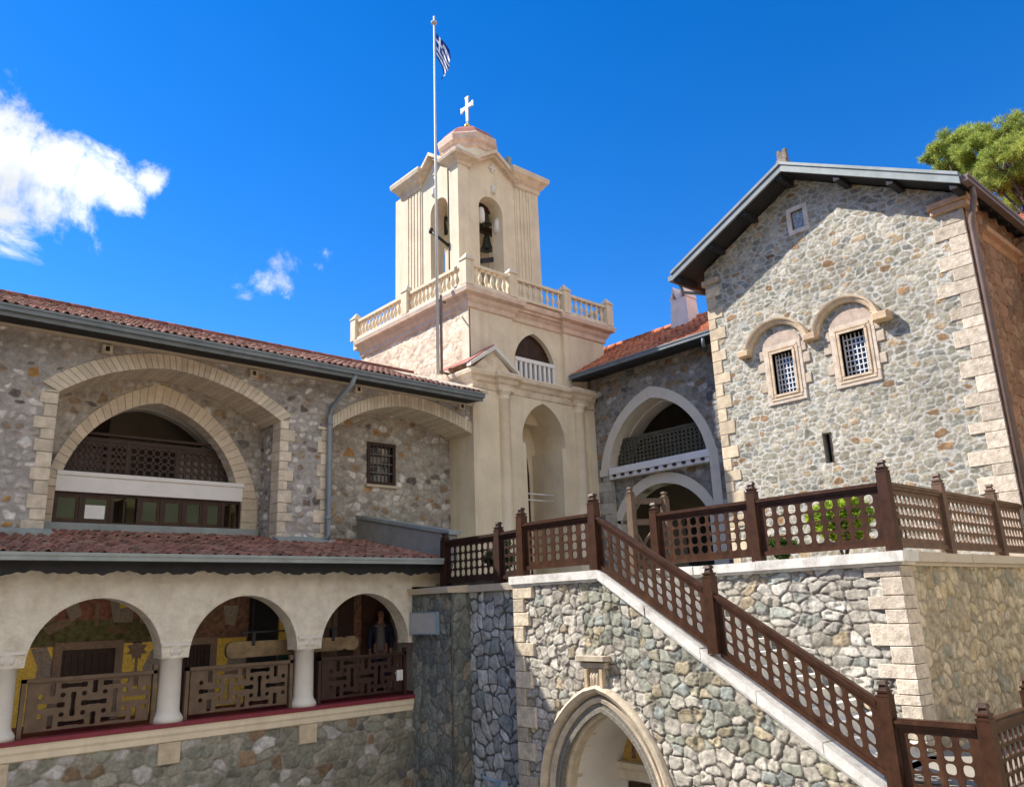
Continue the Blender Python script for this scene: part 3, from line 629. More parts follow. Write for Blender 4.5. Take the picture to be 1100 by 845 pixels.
masonry('base_wall', FY(yA+.02), [(.8, -3.7), (9.72, -3.7), (9.72, -1.88), (.8, -1.88)], [], 'base', 23, gal, .4, .02)
mb = MB(); mb.box(-1, 9.6, yA+.05, yA+.4, zC, -3.69); mb.build('base_footing', M['coping_stone'], gal)
for x in (2.55, 4.97, 7.41):
    mb = MB(); mb.cblock(FY(yA), [(x-.175, -2.22), (x+.175, -2.22), (x+.175, -1.9), (x-.175, -1.9)], -.1, .045, .01, 0, (.55,.46,.33)); mb.build('corbel_block', M['ashlar'], gal)
# lean-to roof
zr0, yr0 = 1.03, 13.68; slA = .188; upA = np.array([0, 1, slA])/math.hypot(1, slA)
mb = MB(); tiles(mb, (-1.5, yr0, zr0), (1, 0, 0), upA, 11.85, (yL-.05-yr0)/upA[1], .195, .34, (.25,.125,.095), .4, 9, .048)
tiles(mb, (3.35, yL-.1, zr0+(yL-.1-yr0)*slA+.012), (1, 0, 0), upA, 4.4, .9, .195, .34, (.25,.125,.095), .4, 10, .045)
tiles(mb, (9.1, yL-.1, zr0+(yL-.1-yr0)*slA+.012), (1, 0, 0), upA, 1.25, .9, .195, .34, (.25,.125,.095), .4, 12, .045)
mb.build('lean_to_roof', M['tile'], gal, recalc=False)
for a, b in ((1.0, 3.42), (7.72, 9.1)):
    mb = MB(); mb.hexa([(a, yL-.3, 1.48), (b, yL-.3, 1.48), (b, yL+.02, 1.52), (a, yL+.02, 1.52), (a, yL-.3, 1.60), (b, yL-.3, 1.60), (b, yL-.02, 1.70), (a, yL-.02, 1.70)])
    mb.build('flashing', M['flashing'], gal)
mb = MB(); mb.box(-2, 10.44, 13.60, 13.72, .93, 1.035); mb.box(-2, 10.44, 13.585, 13.60, 1.0, 1.05); mb.build('gutter', M['flashing'], gal)
mb = MB(); mb.tube([(10.36, 13.68, .95), (10.36, 13.72, .78), (10.36, 13.95, .5)], .05, 8); mb.build('downpipe', M['flashing'], gal)
mb = MB()
wav = [(10.38, .93), (-1.5, .93)] + [(x, .755+.016*math.sin(x*5.1)+.016*math.sin(x*9.7+1)+.012*math.sin(x*23+2)+.008*math.sin(x*41)) for x in np.arange(-1.5, 10.4, .03)]  # wavy dark strip drawn for the shade under the eaves, before the soffit
mb.prism(FY(13.80), wav, [], -.04, 0); mb.hexa([(-1.5, 13.72, .90), (10.38, 13.72, .90), (10.38, yA+.3, .96), (-1.5, yA+.3, .96), (-1.5, 13.72, .935), (10.38, 13.72, .935), (10.38, yA+.3, .995), (-1.5, yA+.3, .995)]); mb.build('soffit_and_shade_strip', M['soffit'], gal)
# sloping parapet at the right end of the lean-to
mb = MB()
fx = FX(10.40)
mb.prism(fx, [(13.78, 1.0), (17.6, 1.5), (17.6, 2.30), (13.78, 1.56)], [], -.22, 0); mb.build('end_parapet', mat('grey_render', (.27,.27,.255), .9, .15, 3., .006, 30.), gal)
mb = MB(); mb.prism(FX(10.36), [(13.72, 1.56), (17.6, 2.30), (17.6, 2.38), (13.72, 1.64)], [], -.32, 0); mb.build('parapet_cap', M['flashing'], gal)
mb = MB(); mb.box(9.70, 10.6, yA, yA+.4, .5, .98); mb.box(10.42, 10.6, 13.8, yL, -1.6, 1.1); mb.build('end_wall', M['stucco'], gal)
# interior
yI = 15.95
mb = MB(); mb.box(-2, 10.4, yA+.38, yI, -1.75, -1.625); mb.build('gallery_floor', M['red_paint'], gal)
mb = MB(); mb.box(-2, 10.4, yA+.38, yI+.1, .985, 1.02); mb.box(10.30, 10.42, yA+.4, yI, -1.65, .99); mb.box(-2.1, -2, yA, yI, -1.65, 1); mb.build('gallery_ceiling', M['white_plaster'], gal)
pI = lambda x, y: (at(x, y, 1, yI)[0], at(x, y, 1, yI)[2])
mb = MB(); mb.box(-2, 10.4, yI, yI+.2, -1.65, 1.0); mb.build('back_wall', M['fresco'], gal)
def pan(name, x0, x1, z0, z1, m, d=.012, parent=gal):
    mb = MB(); mb.box(x0, x1, yI-d, yI-.001, z0, z1); return mb.build(name, m, parent)
pan('fresco_band', 2.2, 5.9, -.36, .06, M['fresco_green'], .008)
pan('fresco_panel', 2.2, 5.9, .06, .98, M['fresco_red'], .009)
gx = lambda px: at(px, 690, 1, yI)[0]
for a, b, z1 in ((16, 59, -.36), (132, 182, -.36), (232, 264, -.36)):
    pan('gold_mosaic', gx(a), gx(b), -1.6, z1, M['gold'], .014)
pan('gold_mosaic', gx(299), gx(319), -.55, .75, M['gold'], .014)
# figures on the mosaics: plain robes and a flowering cross
def flat(name, pts, m, d0, d1, parent=gal):
    mb = MB(); mb.prism(FY(yI), [pI(*p) for p in pts], [], d0, d1); return mb.build(name, m, parent)
flat('robed_figure', [(33, 697), (50, 694), (56, 710), (54, 735), (36, 735), (40, 716)], M['robe'], .015, .02)
flat('robed_figure', [(152, 735), (153, 716), (162, 698), (174, 689), (182, 692), (182, 735)], M['robe'], .015, .02)
flat('robed_figure', [(240, 725), (244, 708), (252, 692), (263, 690), (263, 725)], M['robe'], .015, .02)
mb = MB(); cx, cz = pI(147, 697)
star = [(cx+(.19 if i % 2 else .12)*math.cos(i*PI/8), cz+(.19 if i % 2 else .12)*math.sin(i*PI/8)) for i in range(16)]
mb.prism(FY(yI), star, [], .015, .02); mb.prism(FY(yI), [(cx-.025, cz-.5), (cx+.025, cz-.5), (cx+.025, cz-.1), (cx-.025, cz-.1)], [], .0152, .019); mb.prism(FY(yI), [(cx-.16, cz-.62), (cx+.16, cz-.62), (cx+.06, cz-.42), (cx-.06, cz-.42)], [], .0152, .021); mb.build('flower_cross', M['door_stone'], gal)
flat('painted_foot_board', [(45, 674), (70, 664), (77, 669), (52, 682)], M['door_stone'], .01, .014)
flat('painted_foot_board', [(115, 674), (140, 668), (134, 679), (114, 681)], M['beam_old'], .01, .014)
for pts in ([(103, 648), (107, 648), (105, 672), (101, 672)], [(118, 645), (145, 645), (142, 668), (122, 668)], [(50, 648), (66, 652), (56, 668), (44, 672)]): flat('painted_robe', pts, M['robe'] if pts[0][0] == 118 else M['door_stone'], .0105, .013)
for pts, m_ in (([(70, 652), (84, 647), (88, 660), (76, 668)], 'robe'), ([(150, 650), (166, 660), (163, 672), (150, 668)], 'door_stone'), ([(128, 645), (138, 644), (136, 652), (129, 653)], 'gold'), ([(58, 655), (63, 653), (62, 660), (58, 661)], 'gold'), ([(210, 655), (228, 648), (230, 664), (214, 668)], 'beam_old'), ([(240, 650), (256, 650), (252, 672), (242, 670)], 'robe')):
    flat('painted_figure', pts, M[m_], .0132, .0155)
for a, b in ((20, 182), (190, 264)):
    mb = MB(); mb.box(gx(a), gx(b), yI-.02, yI-.0165, -.365, -.345); mb.build('painted_border', M['door_stone'], gal)
def doorway(a, b, ztop, bar):
    x0, x1 = gx(a), gx(b)
    mb = MB()
    for q in ((x0, x0+.13, -1.63, ztop), (x1-.13, x1, -1.63, ztop), (x0+.13, x1-.13, ztop-.13, ztop)): mb.box(q[0], q[1], yI-.07, yI-.015, q[2], q[3])
    fr = mb.build('door_surround', M['door_stone'], gal)
    mb = MB(); mb.box(x0+.13, x1-.13, yI-.03, yI-.016, -1.63, ztop-.13); n = 7
    for i in range(n):
        w = (x1-x0-.34)/n; mb.box(x0+.17+i*w+.01, x0+.17+(i+1)*w-.01, yI-.05, yI-.03, -1.6, ztop-.2)
    mb.build('door', M['wood_dark'], fr)
doorway(58, 132, -.30, 0); doorway(186, 232, -.33, 1)
pan('dark_doorway', gx(266), gx(297), -1.6, .9, M['iron'], .03)
pan('wooden_cupboard', gx(320), gx(372), -1.6, .8, M['wood_dark'], .3)
pan('green_panel', gx(299), gx(319), -1.3, -.62, M['green_cloth'], .02)
pan('timber_post', gx(335), gx(352), -1.6, .9, M['wood_dull'], .4)
pan('brown_curtain', gx(388), 10.3, -1.6, .9, mat('brown_curtain', (.10,.05,.035), .9, .3, 4.), .05)

# railings between the columns
def fret_panel(mb, x0, x1, z0, z1, y, th):
    """timber panel pierced with a basket-weave of slots and small round holes"""
    W, H = x1-x0, z1-z0; cw = W/12.; chh = H/6.
    holes = []
    def slot(cx, cz, lx, lz):
        r = .038; p = []
        if lx > lz:      # horizontal dumb-bell
            a = lx/2
            prof = [(-a, -.029), (-a+.02, -r), (-a+.07, -r), (-a+.1, -.029), (a-.1, -.029), (a-.07, -r), (a-.02, -r), (a, -.029)]
            p = prof + [(q[0], -q[1]) for q in prof[::-1]]
        else:
            a = lz/2
            prof = [(-a, -.029), (-a+.02, -r), (-a+.07, -r), (-a+.1, -.029), (a-.1, -.029), (a-.07, -r), (a-.02, -r), (a, -.029)]
            p = prof + [(q[0], -q[1]) for q in prof[::-1]]; p = [(q[1], q[0]) for q in p]
        holes.append([(cx+q[0], cz+q[1]) for q in p])
    def dot(cx, cz): holes.append([(cx+.038*math.cos(k*PI/4+PI/8), cz+.038*math.sin(k*PI/4+PI/8)) for k in range(8)])
    P_ = W/2.95; zz = lambda f: z1-H*f
    def ok(cx, l): return cx-l/2 > x0+.03 and cx+l/2 < x1-.03
    xo = x0+W*.36
    for k in range(-3, 5):
        a_, b_ = xo+k*P_, xo+(k+.5)*P_
        for cx, f, lx in ((a_, .11, .62), (b_, .5, .62), (a_, .89, .62)):
            l = lx*P_
            if not ok(cx, l):
                lo, hi = max(cx-l/2, x0+.035), min(cx+l/2, x1-.035)
                if hi-lo < .2: continue
                cx, l = (lo+hi)/2, hi-lo
            slot(cx, zz(f), l, .04)
        for cx, f, lz in ((b_, .17, .27), (a_, .5, .50), (b_, .83, .27)):
            if ok(cx, .08): slot(cx, zz(f), .04, lz*H)
        for cx in (a_-P_/4, a_+P_/4):
            for f in (.30, .70):
                if ok(cx, .08): dot(cx, zz(f))
    mb.prism(FY(y), [(x0, z0), (x1, z0), (x1, z1), (x0, z1)], holes, -th, 0)
labs = ['pierced wooden railing in the left arch, in front of the gold mosaics', 'pierced wooden railing in the middle arch, under the left end of the hanging beam', 'darker pierced wooden railing in the right arch, in front of the person']
for i, c in enumerate(cen[1:]):
    x0, x1 = c-.96, c+.98
    if i == 2: x1 = c+1.02
    g = thing('gallery_railing', labs[i], 'railing', (c, yA+.2, -1.6), 'railings of the arcade gallery')
    mt = M['wood_dull'] if i < 2 else M['wood_dark']
    mb = MB(); fret_panel(mb, x0+.09, x1-.09, -1.53, -.83, yA+.16, .035); mb.build('fret_panel', mt, g)
    mb = MB(); mb.box(x0, x1, yA+.13, yA+.22, -.83, -.775); mb.build('handrail', mt, g)
    for x in (x0, x1-.06):
        mb = MB(); mb.box(x, x+.06, yA+.13, yA+.22, -1.6, -.775 if x == x0 else -.69); mb.build('upright', mt, g)
# hanging wooden beam
se = thing('wooden_semantron', 'long old timber beam hung from a dark iron bar across the middle and right arches', 'semantron', (7.5, 14.85, -.55))
z0 = -.56; prof = [(6.10, -.06), (6.13, -.12), (6.2, -.145), (8.45, -.125), (8.52, -.10), (8.60, -.135), (8.74, -.13), (8.82, -.08), (8.84, 0), (8.82, .08), (8.74, .13), (8.60, .135), (8.52, .10), (8.45, .125), (6.2, .145), (6.13, .12), (6.10, .06)]
mb = MB(); mb.prism(FY(14.8), [(x, z0+z) for x, z in prof], [], -.09, 0); mb.build('beam', M['beam_old'], se)
mb = MB(); mb.box(6.38, 8.36, 14.82, 14.86, -.275, -.245)
for x in (6.6, 8.25): mb.box(x-.03, x+.03, 14.78, 14.90, -.50, -.26); mb.tube([(x, 14.84, -.25), (x, 14.84, .98)], .012, 6)
mb.build('hanger', M['iron'], se)
o = solo('small_lantern', MB().box(9.42, 9.56, 14.28, 14.34, -1.32, -1.12).box(9.44, 9.54, 14.27, 14.281, -1.30, -1.14), M['white_paint'], 'small pale lamp at the foot of the right railing beside the stone pier', 'lamp', (9.49, 14.3, -1.32))

# ---- person in the gallery
def person(x, y, zf):
    root = thing('person', 'person in an open navy jacket and pale shirt standing behind the right arch railing', 'person', (x, y, zf))
    def skin(name, vs, es, rad, m, root_i=0, sub=2, parent=root):
        me = bpy.data.meshes.new(name); me.from_pydata([Vector(v) for v in vs], es, []); ob = bpy.data.objects.new(name, me); C.objects.link(ob)
        md = ob.modifiers.new('skin', 'SKIN')
        for i, r in enumerate(rad): me.skin_vertices[0].data[i].radius = r if isinstance(r, tuple) else (r, r); me.skin_vertices[0].data[i].use_root = (i == root_i)
        ss = ob.modifiers.new('sub', 'SUBSURF'); ss.levels = ss.render_levels = sub
        dg = bpy.context.evaluated_depsgraph_get(); me2 = bpy.data.meshes.new_from_object(ob.evaluated_get(dg)); bpy.data.objects.remove(ob)
        for p in me2.polygons: p.use_smooth = True
        me2.materials.clear(); me2.materials.append(m); o = bpy.data.objects.new(name, me2); C.objects.link(o); o.parent = parent; ORG[o.name] = ORG[root.name]; return o
    vs = [(0,0,.90),(0,0,1.10),(0,0,1.28),(0,.0,1.42),(0,-.01,1.50),(0,-.015,1.60),(0,0,1.68)]; rad = [(.15,.11),(.14,.10),(.16,.10),(.08,.06),(.055,.055),(.085,.1),(.06,.07)]
    es = [(0,1),(1,2),(2,3),(3,4),(4,5),(5,6)]
    for s in (-1, 1):
        b = len(vs); vs += [(s*.17,0,1.38),(s*.23,.02,1.10),(s*.22,-.08,.86),(s*.215,-.10,.78)]; rad += [.06,.045,.034,.035]; es += [(2,b),(b,b+1),(b+1,b+2),(b+2,b+3)]
        for k, (dx, L_) in enumerate(((-.03,.075),(-.01,.09),(.01,.085),(.03,.065))):
            q = len(vs); vs += [(s*.215+dx,-.115,.74),(s*.215+dx,-.125,.74-L_*.5),(s*.215+dx,-.11,.74-L_)]; rad += [.010,.009,.008]; es += [(b+3,q),(q,q+1),(q+1,q+2)]
        q = len(vs); vs += [(s*.17,-.13,.77),(s*.165,-.14,.73)]; rad += [.011,.009]; es += [(b+3,q),(q,q+1)]
        b = len(vs); vs += [(s*.09,0,.82),(s*.10,.0,.46),(s*.10,.02,.08),(s*.11,-.14,.035)]; rad += [.085,.06,.042,.036]; es += [(0,b),(b,b+1),(b+1,b+2),(b+2,b+3)]
    skin('body', vs, es, rad, M['skin'], 0)
    jk = skin('jacket', [(0,.01,.86),(0,.01,1.10),(0,.01,1.30),(0,.01,1.40),(-.18,0,1.37),(-.24,.02,1.1),(-.225,-.08,.87),(.18,0,1.37),(.24,.02,1.1),(.225,-.08,.87)], [(0,1),(1,2),(2,3),(2,4),(4,5),(5,6),(2,7),(7,8),(8,9)], [(.18,.13),(.17,.125),(.185,.12),(.09,.07),.075,.06,.048,.075,.06,.048], M['navy'])
    skin('shirt', [(0,-.085,.80),(0,-.085,1.12),(0,-.075,1.32),(0,-.04,1.43)], [(0,1),(1,2),(2,3)], [(.12,.08),(.105,.08),(.09,.065),(.06,.05)], M['shirt'])
    skin('trousers', [(0,0,.9),(.09,0,.8),(.10,0,.46),(.10,.02,.1),(-.09,0,.8),(-.10,0,.46),(-.10,.02,.1)], [(0,1),(1,2),(2,3),(0,4),(4,5),(5,6)], [(.185,.14),.11,.075,.06,.1,.075,.06], M['navy'])
    skin('hair', [(0,.02,1.63),(0,.015,1.71)], [(0,1)], [(.088,.095),(.07,.075)], M['hair'])
    mb = MB()
    for s in (-1, 1): mb.lathe([(.004, -.012), (.012, 0), (.004, .012)], (s*.032, -.105, 1.615), 8)
    mb.add([(-.012,-.10,1.585),(.012,-.10,1.585),(0,-.128,1.59),(0,-.105,1.615)], [(0,1,2),(0,2,3),(1,3,2)]); mb.box(-.029, .022, -.108, -.1, 1.548, 1.556)
    o = mb.build('face_features', M['hair'], root, np.zeros(3))
    root.rotation_euler = (0, 0, math.radians(-35))
person(9.75, 15.42, -1.625)

# ================================================================== BELL TOWER
tow = thing('bell_tower', 'tall beige bell tower with balustrade, open belfry and small domed top', 'tower', (16., 19.5, zT))
# lower block with the tall niche
nl, na, nr = (15.17, 4.72), (16.06, 5.84), (16.92, 4.72)
niche = [(15.30, .4), (15.30, 4.55), (15.17, 4.60)] + parch(nl, na, nr, .23, 12) + [(16.92, 4.60), (16.76, 4.55), (16.76, .4)]
outT = [(xT, .4)] + niche + [(18.30, .4), (18.30, 6.0), (xT, 6.0)]
mb = MB(); mb.prism(FY(yT), outT, [], -1.35, 0); mb.build('lower_wall', M['stucco'], tow)
mb = MB(); mb.box(15.0, 17.2, yT+1.351, yT+1.45, .4, 6.0); mb.build('niche_back', M['stucco'], tow)
c = at(567, 500, 1, yT+1.34); mb = MB(); mb.prism(FY(yT+1.345), [(15.35, zT), (c[0], zT), (c[0], 3.9), (c[0]-.06, 4.45), (c[0]-.25, 4.75), (c[0]-.6, 4.85), (15.35, 4.3)], [], .004, .05); mb.build('niche_door', M['wood_dark'], tow)
mb = MB()
for z in (2.98, 3.16): mb.tube([(15.32, yT+.25, z), (16.55, yT+.25, z)], .022, 8)
mb.build('white_rail', M['white_paint'], tow)
for x in (14.49, 17.55):
    mb = MB(); mb.lathe([(.24, zT), (.24, zT+.3), (.19, zT+.34), (.18, 5.72), (.20, 5.74), (.20, 5.78), (.18, 5.80), (.2, 5.86), (.25, 5.95), (.26, 6.0)], (x, yT, 0), 20); mb.build('engaged_column', M['stucco'], tow)
mb = MB(); mb.box(xT-.05, xT+.36, yT-.05, yT+1.3, zT, 5.9); mb.build('corner_strip', M['stucco'], tow)
mb = MB(); mb.box(17.98, 18.24, yT-.05, yT+.3, zT, 5.9); mb.build('corner_strip', M['stucco'], tow)
mb = MB(); r_ = .14
path = [(xT, yT+1.35), (xT, yT), (14.22, yT), (14.22, yT-r_), (14.76, yT-r_), (14.76, yT), (17.28, yT), (17.28, yT-r_), (17.82, yT-r_), (17.82, yT-.02), (18.24, yT-.02)]
cornice(mb, path, [(0, 5.93), (.03, 5.96), (.04, 6.12), (.09, 6.17), (.12, 6.26), (.20, 6.32), (.22, 6.42), (.20, 6.46), (-.3, 6.47)])
mb.box(xT-.1, 18.25, yT-.05, yU+.3, 6.30, 6.455); mb.build('lower_cornice', M['stucco_trim'], tow)
# little gable over the left corner
mb = MB(); y0 = yT-.24
mb.prism(FY(y0+.1), [(13.28, 6.46), (14.78, 6.46), (14.03, 7.08)], [], -1.4, 0); mb.build('small_gable', M['stucco_trim'], tow)
mb = MB()
for a, b in (((13.12, 6.47), (14.03, 7.22)), ((14.94, 6.47), (14.03, 7.22))):
    d = .13
    mb.prism(FY(y0), [(a[0], a[1]), (b[0], b[1]-d), (b[0], b[1]), (a[0], a[1]+d*.8)] if a[0] < b[0] else [(a[0], a[1]), (a[0], a[1]+d*.8), (b[0], b[1]), (b[0], b[1]-d)], [], -.16, 0.02)
mb.build('gable_moulding', M['white_plaster'], tow)
mb = MB()
for a, b in (((13.10, 6.58), (14.03, 7.222)), ((14.96, 6.58), (14.03, 7.222))):
    q = [(a[0], a[1]), (b[0], b[1]), (b[0], b[1]+.035), (a[0], a[1]+.035)]; mb.prism(FY(y0+.0), q, [], -1.55, -.05)
mb.build('gable_roof', M['red_roof'], tow)
# upper block
wl, wa, wr_ = (15.34, 7.32), (16.16, 8.17), (16.98, 7.32)
hole = [(15.34, 6.46)] + parch(wl, wa, wr_, .16, 10) + [(16.98, 6.46)]
mb = MB(); mb.prism(FY(yU+.12), [(15.0, 6.3), (17.5, 6.3), (17.5, 8.5), (15.0, 8.5)], [hole], -.5, 0)
mb.box(xU+.02, 15.18, yU, yU+.7, 6.0, 8.5); mb.box(17.36, 19.24, yU, yU+.7, 6.0, 8.5); mb.box(xU+.03, 19.24, yU+.6, 22.68, 5.4, 8.5)
mb.build('upper_wall', M['stucco'], tow)
mb = MB(); rubble(mb, FX(xU+.01), [(yU+.2, 5.6), (22.7, 5.6), (22.7, 8.5), (yU+.2, 8.5)], [], 'render', 31, .025); mb.box(xU-.01, xU+.05, yU, yU+.32, 5.6, 8.5, 0, (.74,.62,.49)); mb.build('rendered_side', M['rough_render'], tow, recalc=False)
mb = MB(); pierced(mb, (15.34, yU+.3, 7.28), (16.98, yU+.3, 7.28), (16.98, yU+.3, 8.2), (15.34, yU+.3, 8.2), 22, 12, .04, .02, .02, .02, .3, 6., 0, 8)
wt = mb.build('window_lattice', M['wood'], tow)
mb = MB(); mb.box(15.3, 17.0, yU+.55, yU+.58, 6.4, 8.2); mb.build('dark_opening', M['wood_dark'], tow)
mb = MB(); mb.box(15.34, 16.98, yU+.08, yU+.2, 7.18, 7.30); mb.box(15.34, 16.98, yU+.08, yU+.2, 6.46, 6.55)
for i in range(9): x = 15.38+i*1.56/8; mb.box(x-.045, x+.045, yU+.10, yU+.18, 6.55, 7.18)
mb.build('white_balustrade', M['white_paint'], tow)
pathU = [(19.25, 22.7), (xU, 22.7), (xU, yU), (15.18, yU), (15.18, yU+.12), (17.36, yU+.12), (17.36, yU), (19.25, yU), (19.25, 22.7)]
mb = MB(); cornice(mb, pathU[1:], [(0, 8.40), (.05, 8.43), (.07, 8.56), (.14, 8.64), (.17, 8.74), (.30, 8.80), (.33, 8.93), (.31, 8.97), (-.2, 8.99)]); mb.box(xU-.2, 19.4, yU-.1, 22.9, 8.7, 8.985); mb.build('upper_cornice', M['dome_pink'] if 0 else mat('cornice_render', (.72,.57,.46), .9, .15, 3., .008, 26., tint=((.42,.29,.22), 2.4, .6, (1,1,2))), tow)
# balustrade
yb_, xb_ = yU-.17, xU-.17; x1_ = 19.25+.17; y1_ = 22.7+.17
mb = MB(); mb.box(-.15, .15, -.15, .15, 0, .76); mb.add([(-.175,-.175,.76),(.175,-.175,.76),(.175,.175,.76),(-.175,.175,.76),(-.17,-.17,.80),(.17,-.17,.80),(.17,.17,.80),(-.17,.17,.80),(0,0,1.03)], [(0,1,5,4),(1,2,6,5),(2,3,7,6),(3,0,4,7),(4,5,8),(5,6,8),(6,7,8),(7,4,8),(3,2,1,0)])
posts = [(xb_, yb_), (15.0, yb_), (17.3, yb_), (x1_-.1, yb_), (xb_, 19.66), (xb_, y1_-.1), (x1_-.1, y1_-.1), (x1_-.1, 19.66)]
p0 = protopart('balustrade_post', mb, M['stucco'], tow, (*posts[0], 8.985))
for p in posts[1:]: inst(p0, tow, (*p, 8.985))
mb = MB(); mb.lathe([(.055, 0), (.055, .05), (.03, .08), (.045, .14), (.07, .22), (.06, .30), (.03, .40), (.035, .46), (.055, .49), (.055, .54)], (0,0,0), 12)
runs = [((xb_, yb_), (15.0, yb_), 6), ((15.0, yb_), (17.3, yb_), 8), ((17.3, yb_), (x1_-.1, yb_), 7), ((xb_, yb_), (xb_, 19.66), 13), ((xb_, 19.66), (xb_, y1_-.1), 13), ((x1_-.1, yb_), (x1_-.1, 19.66), 10), ((x1_-.1, 19.66), (x1_-.1, y1_-.1), 10), ((xb_, y1_-.1), (x1_-.1, y1_-.1), 18)]
bal0 = None
for a, b, n in runs:
    a = np.array(a); b = np.array(b); L_ = np.linalg.norm(b-a); d = (b-a)/L_
    m2 = MB(); s0 = a+d*.15; s1 = b-d*.15; w = np.array([-d[1], d[0]])*.09
    for z0_, z1_, k in ((8.985, 9.07, 1.1), (9.60, 9.69, 1.)):
        c = [s0-w*k, s1-w*k, s1+w*k, s0+w*k]; m2.hexa([(*p, z0_) for p in c]+[(*p, z1_) for p in c])
    m2.build('balustrade_rail', M['stucco'], tow)
    for i in range(n):
        p = s0+(s1-s0)*(i+.5)/n
        if bal0 is None: bal0 = protopart('baluster', mb, M['stucco'], tow, (*p, 9.065))
        else: inst(bal0, tow, (*p, 9.065))
# belfry
bx0, bx1, by0, by1 = 14.0, 17.5, 17.83, 20.97; zb0, zb1 = 8.98, 13.95
def belfry_wall(fr, u0, u1, o0, o1, hi):
    h = [(o0, 9.35)] + arc((o0, 12.52), (o1, 12.52), (o1-o0)*.499, 14) + [(o1, 9.35)]
    mb = MB(); mb.prism(fr, [(u0, zb0), (u1, zb0), (u1, zb1), (u0, zb1)], [h], -.55, 0)
    return mb
belfry_wall(FY(by0+.06), bx0+.06, bx1-.06, 14.88, 15.89, 0).build('belfry_wall', M['stucco'], tow)
belfry_wall(FY(by1-.06), bx0+.06, bx1-.06, 15.1, 16.2, 0).build('belfry_wall', M['stucco'], tow)
o = belfry_wall(FX(bx0+.06), by0+.62, by1-.62, 18.46, 19.40, 0)
o.box(bx0+.06, bx0+.6, by0+.3, by0+.63, zb0, zb1)
o.build('belfry_wall', M['stucco'], tow)
belfry_wall(FX(bx1-.06+.0-.55+.55), by0+.62, by1-.62, 18.75, 19.9, 0)
mb = MB(); h = [(18.7, 9.35)] + arc((18.7, 12.52), (19.8, 12.52), .549, 14) + [(19.8, 9.35)]
mb.prism(FX(bx1-.6), [(by0+.61, zb0), (by1-.61, zb0), (by1-.61, zb1), (by0+.61, zb1)], [h], -.54, 0); mb.build('belfry_wall', M['stucco'], tow)
# corner piers, fluted pilasters
mb = MB(); mb.box(bx0, 14.42, by0, 18.30, zb0, zb1); mb.build('corner_pier', M['stucco'], tow)
mb = MB(); mb.box(17.06, bx1, by0, by0+.5, zb0, zb1)
for i in range(4): x = 16.50+i*.155; mb.box(x, x+.075, by0+.005, by0+.1, zb0, zb1)
mb.box(16.44, 17.1, by0+.03, by0+.1, zb0, zb1); mb.build('fluted_pilaster', M['stucco'], tow)
mb = MB(); mb.box(bx0, bx0+.5, 20.62, by1, zb0, zb1)
for i in range(4): y = 19.92+i*.18; mb.box(bx0+.005, bx0+.1, y, y+.09, zb0, zb1)
mb.box(bx0+.03, bx0+.1, 19.85, 20.65, zb0, zb1); mb.build('fluted_pilaster', M['stucco'], tow)
mb = MB(); mb.box(17.0, bx1, 20.5, by1, zb0, zb1); mb.build('corner_pier', M['stucco'], tow)
prof = [(0, 13.74), (.04, 13.78), (.06, 13.90), (.12, 13.97), (.22, 14.10), (.29, 14.17), (.32, 14.30), (.30, 14.36), (-.2, 14.38)]
for a, b, c, d in ((bx0, 14.48, by0, 18.28), (16.45, bx1, by0, 18.4), (bx0, 14.5, 19.9, by1), (17.0, bx1, 20.4, by1)):
    near = a == bx0 and c == by0; pf = [(o_*.86, 13.74+(z_-13.74)*.62) for o_, z_ in prof] if near else prof; zt_ = pf[-1][1]
    mb = MB(); cornice(mb, [(a, c), (b, c), (b, d), (a, d)], pf, 0, None, True); mb.box(a-.15, b+.15, c-.15, d+.15, zt_-.2, zt_+.008)
    if near: e_ = .26; mb.add([(a-e_, c-e_, zt_-.012), (b+e_, c-e_, zt_-.012), (b+e_, d+e_, zt_-.012), (a-e_, d+e_, zt_-.012), ((a+b)/2, (c+d)/2, zt_+.5)], [(0,1,4),(1,2,4),(2,3,4),(3,0,4),(3,2,1,0)])
    mb.build('corner_cornice', M['stucco_trim'], tow)
def pediment(fr, u0, ua, u1, z0, za):
    mb = MB(); mb.prism(fr, [(u0, 13.7), (u1, 13.7), (u1, z0), (ua, za), (u0, z0)], [], -.55, -.02)
    t = mb.build('pediment', M['stucco'], tow)
    mb = MB()
    for a, b in ((u0, ua), (u1, ua)):
        q = [(a, z0-.08), (b, za-.08), (b, za+.10), (a, z0+.10)]; mb.prism(fr, q, [], -.6, .14); q = [(a, z0+.02), (b, za+.02), (b, za+.15), (a, z0+.15)]; mb.prism(fr, q, [], -.62, .24)
    mb.build('raking_cornice', M['stucco_trim'], t)
    mb = MB()
    mb.prism(fr, [(ua-.04, za-.62), (ua+.04, za-.62), (ua+.04, za-.28), (ua-.04, za-.28)], [], -.03, .03); mb.prism(fr, [(ua-.13, za-.49), (ua+.13, za-.49), (ua+.13, za-.41), (ua-.13, za-.41)], [], -.03, .028)
    mb.lathe([(.0, 0), (.09, .03), (.07, .12), (.1, .28), (.04, .33)], tuple(fr(np.array([ua-.0]), np.array([za-1.42]), np.array([0.]))[0]), 10)
    mb.build('relief_cross', M['white_plaster'], t)
pediment(FY(by0+.06), 14.46, 15.50, 16.46, 13.93, 14.58); pediment(FX(bx0+.06), 18.26, 19.18, 19.95, 13.93, 14.58)
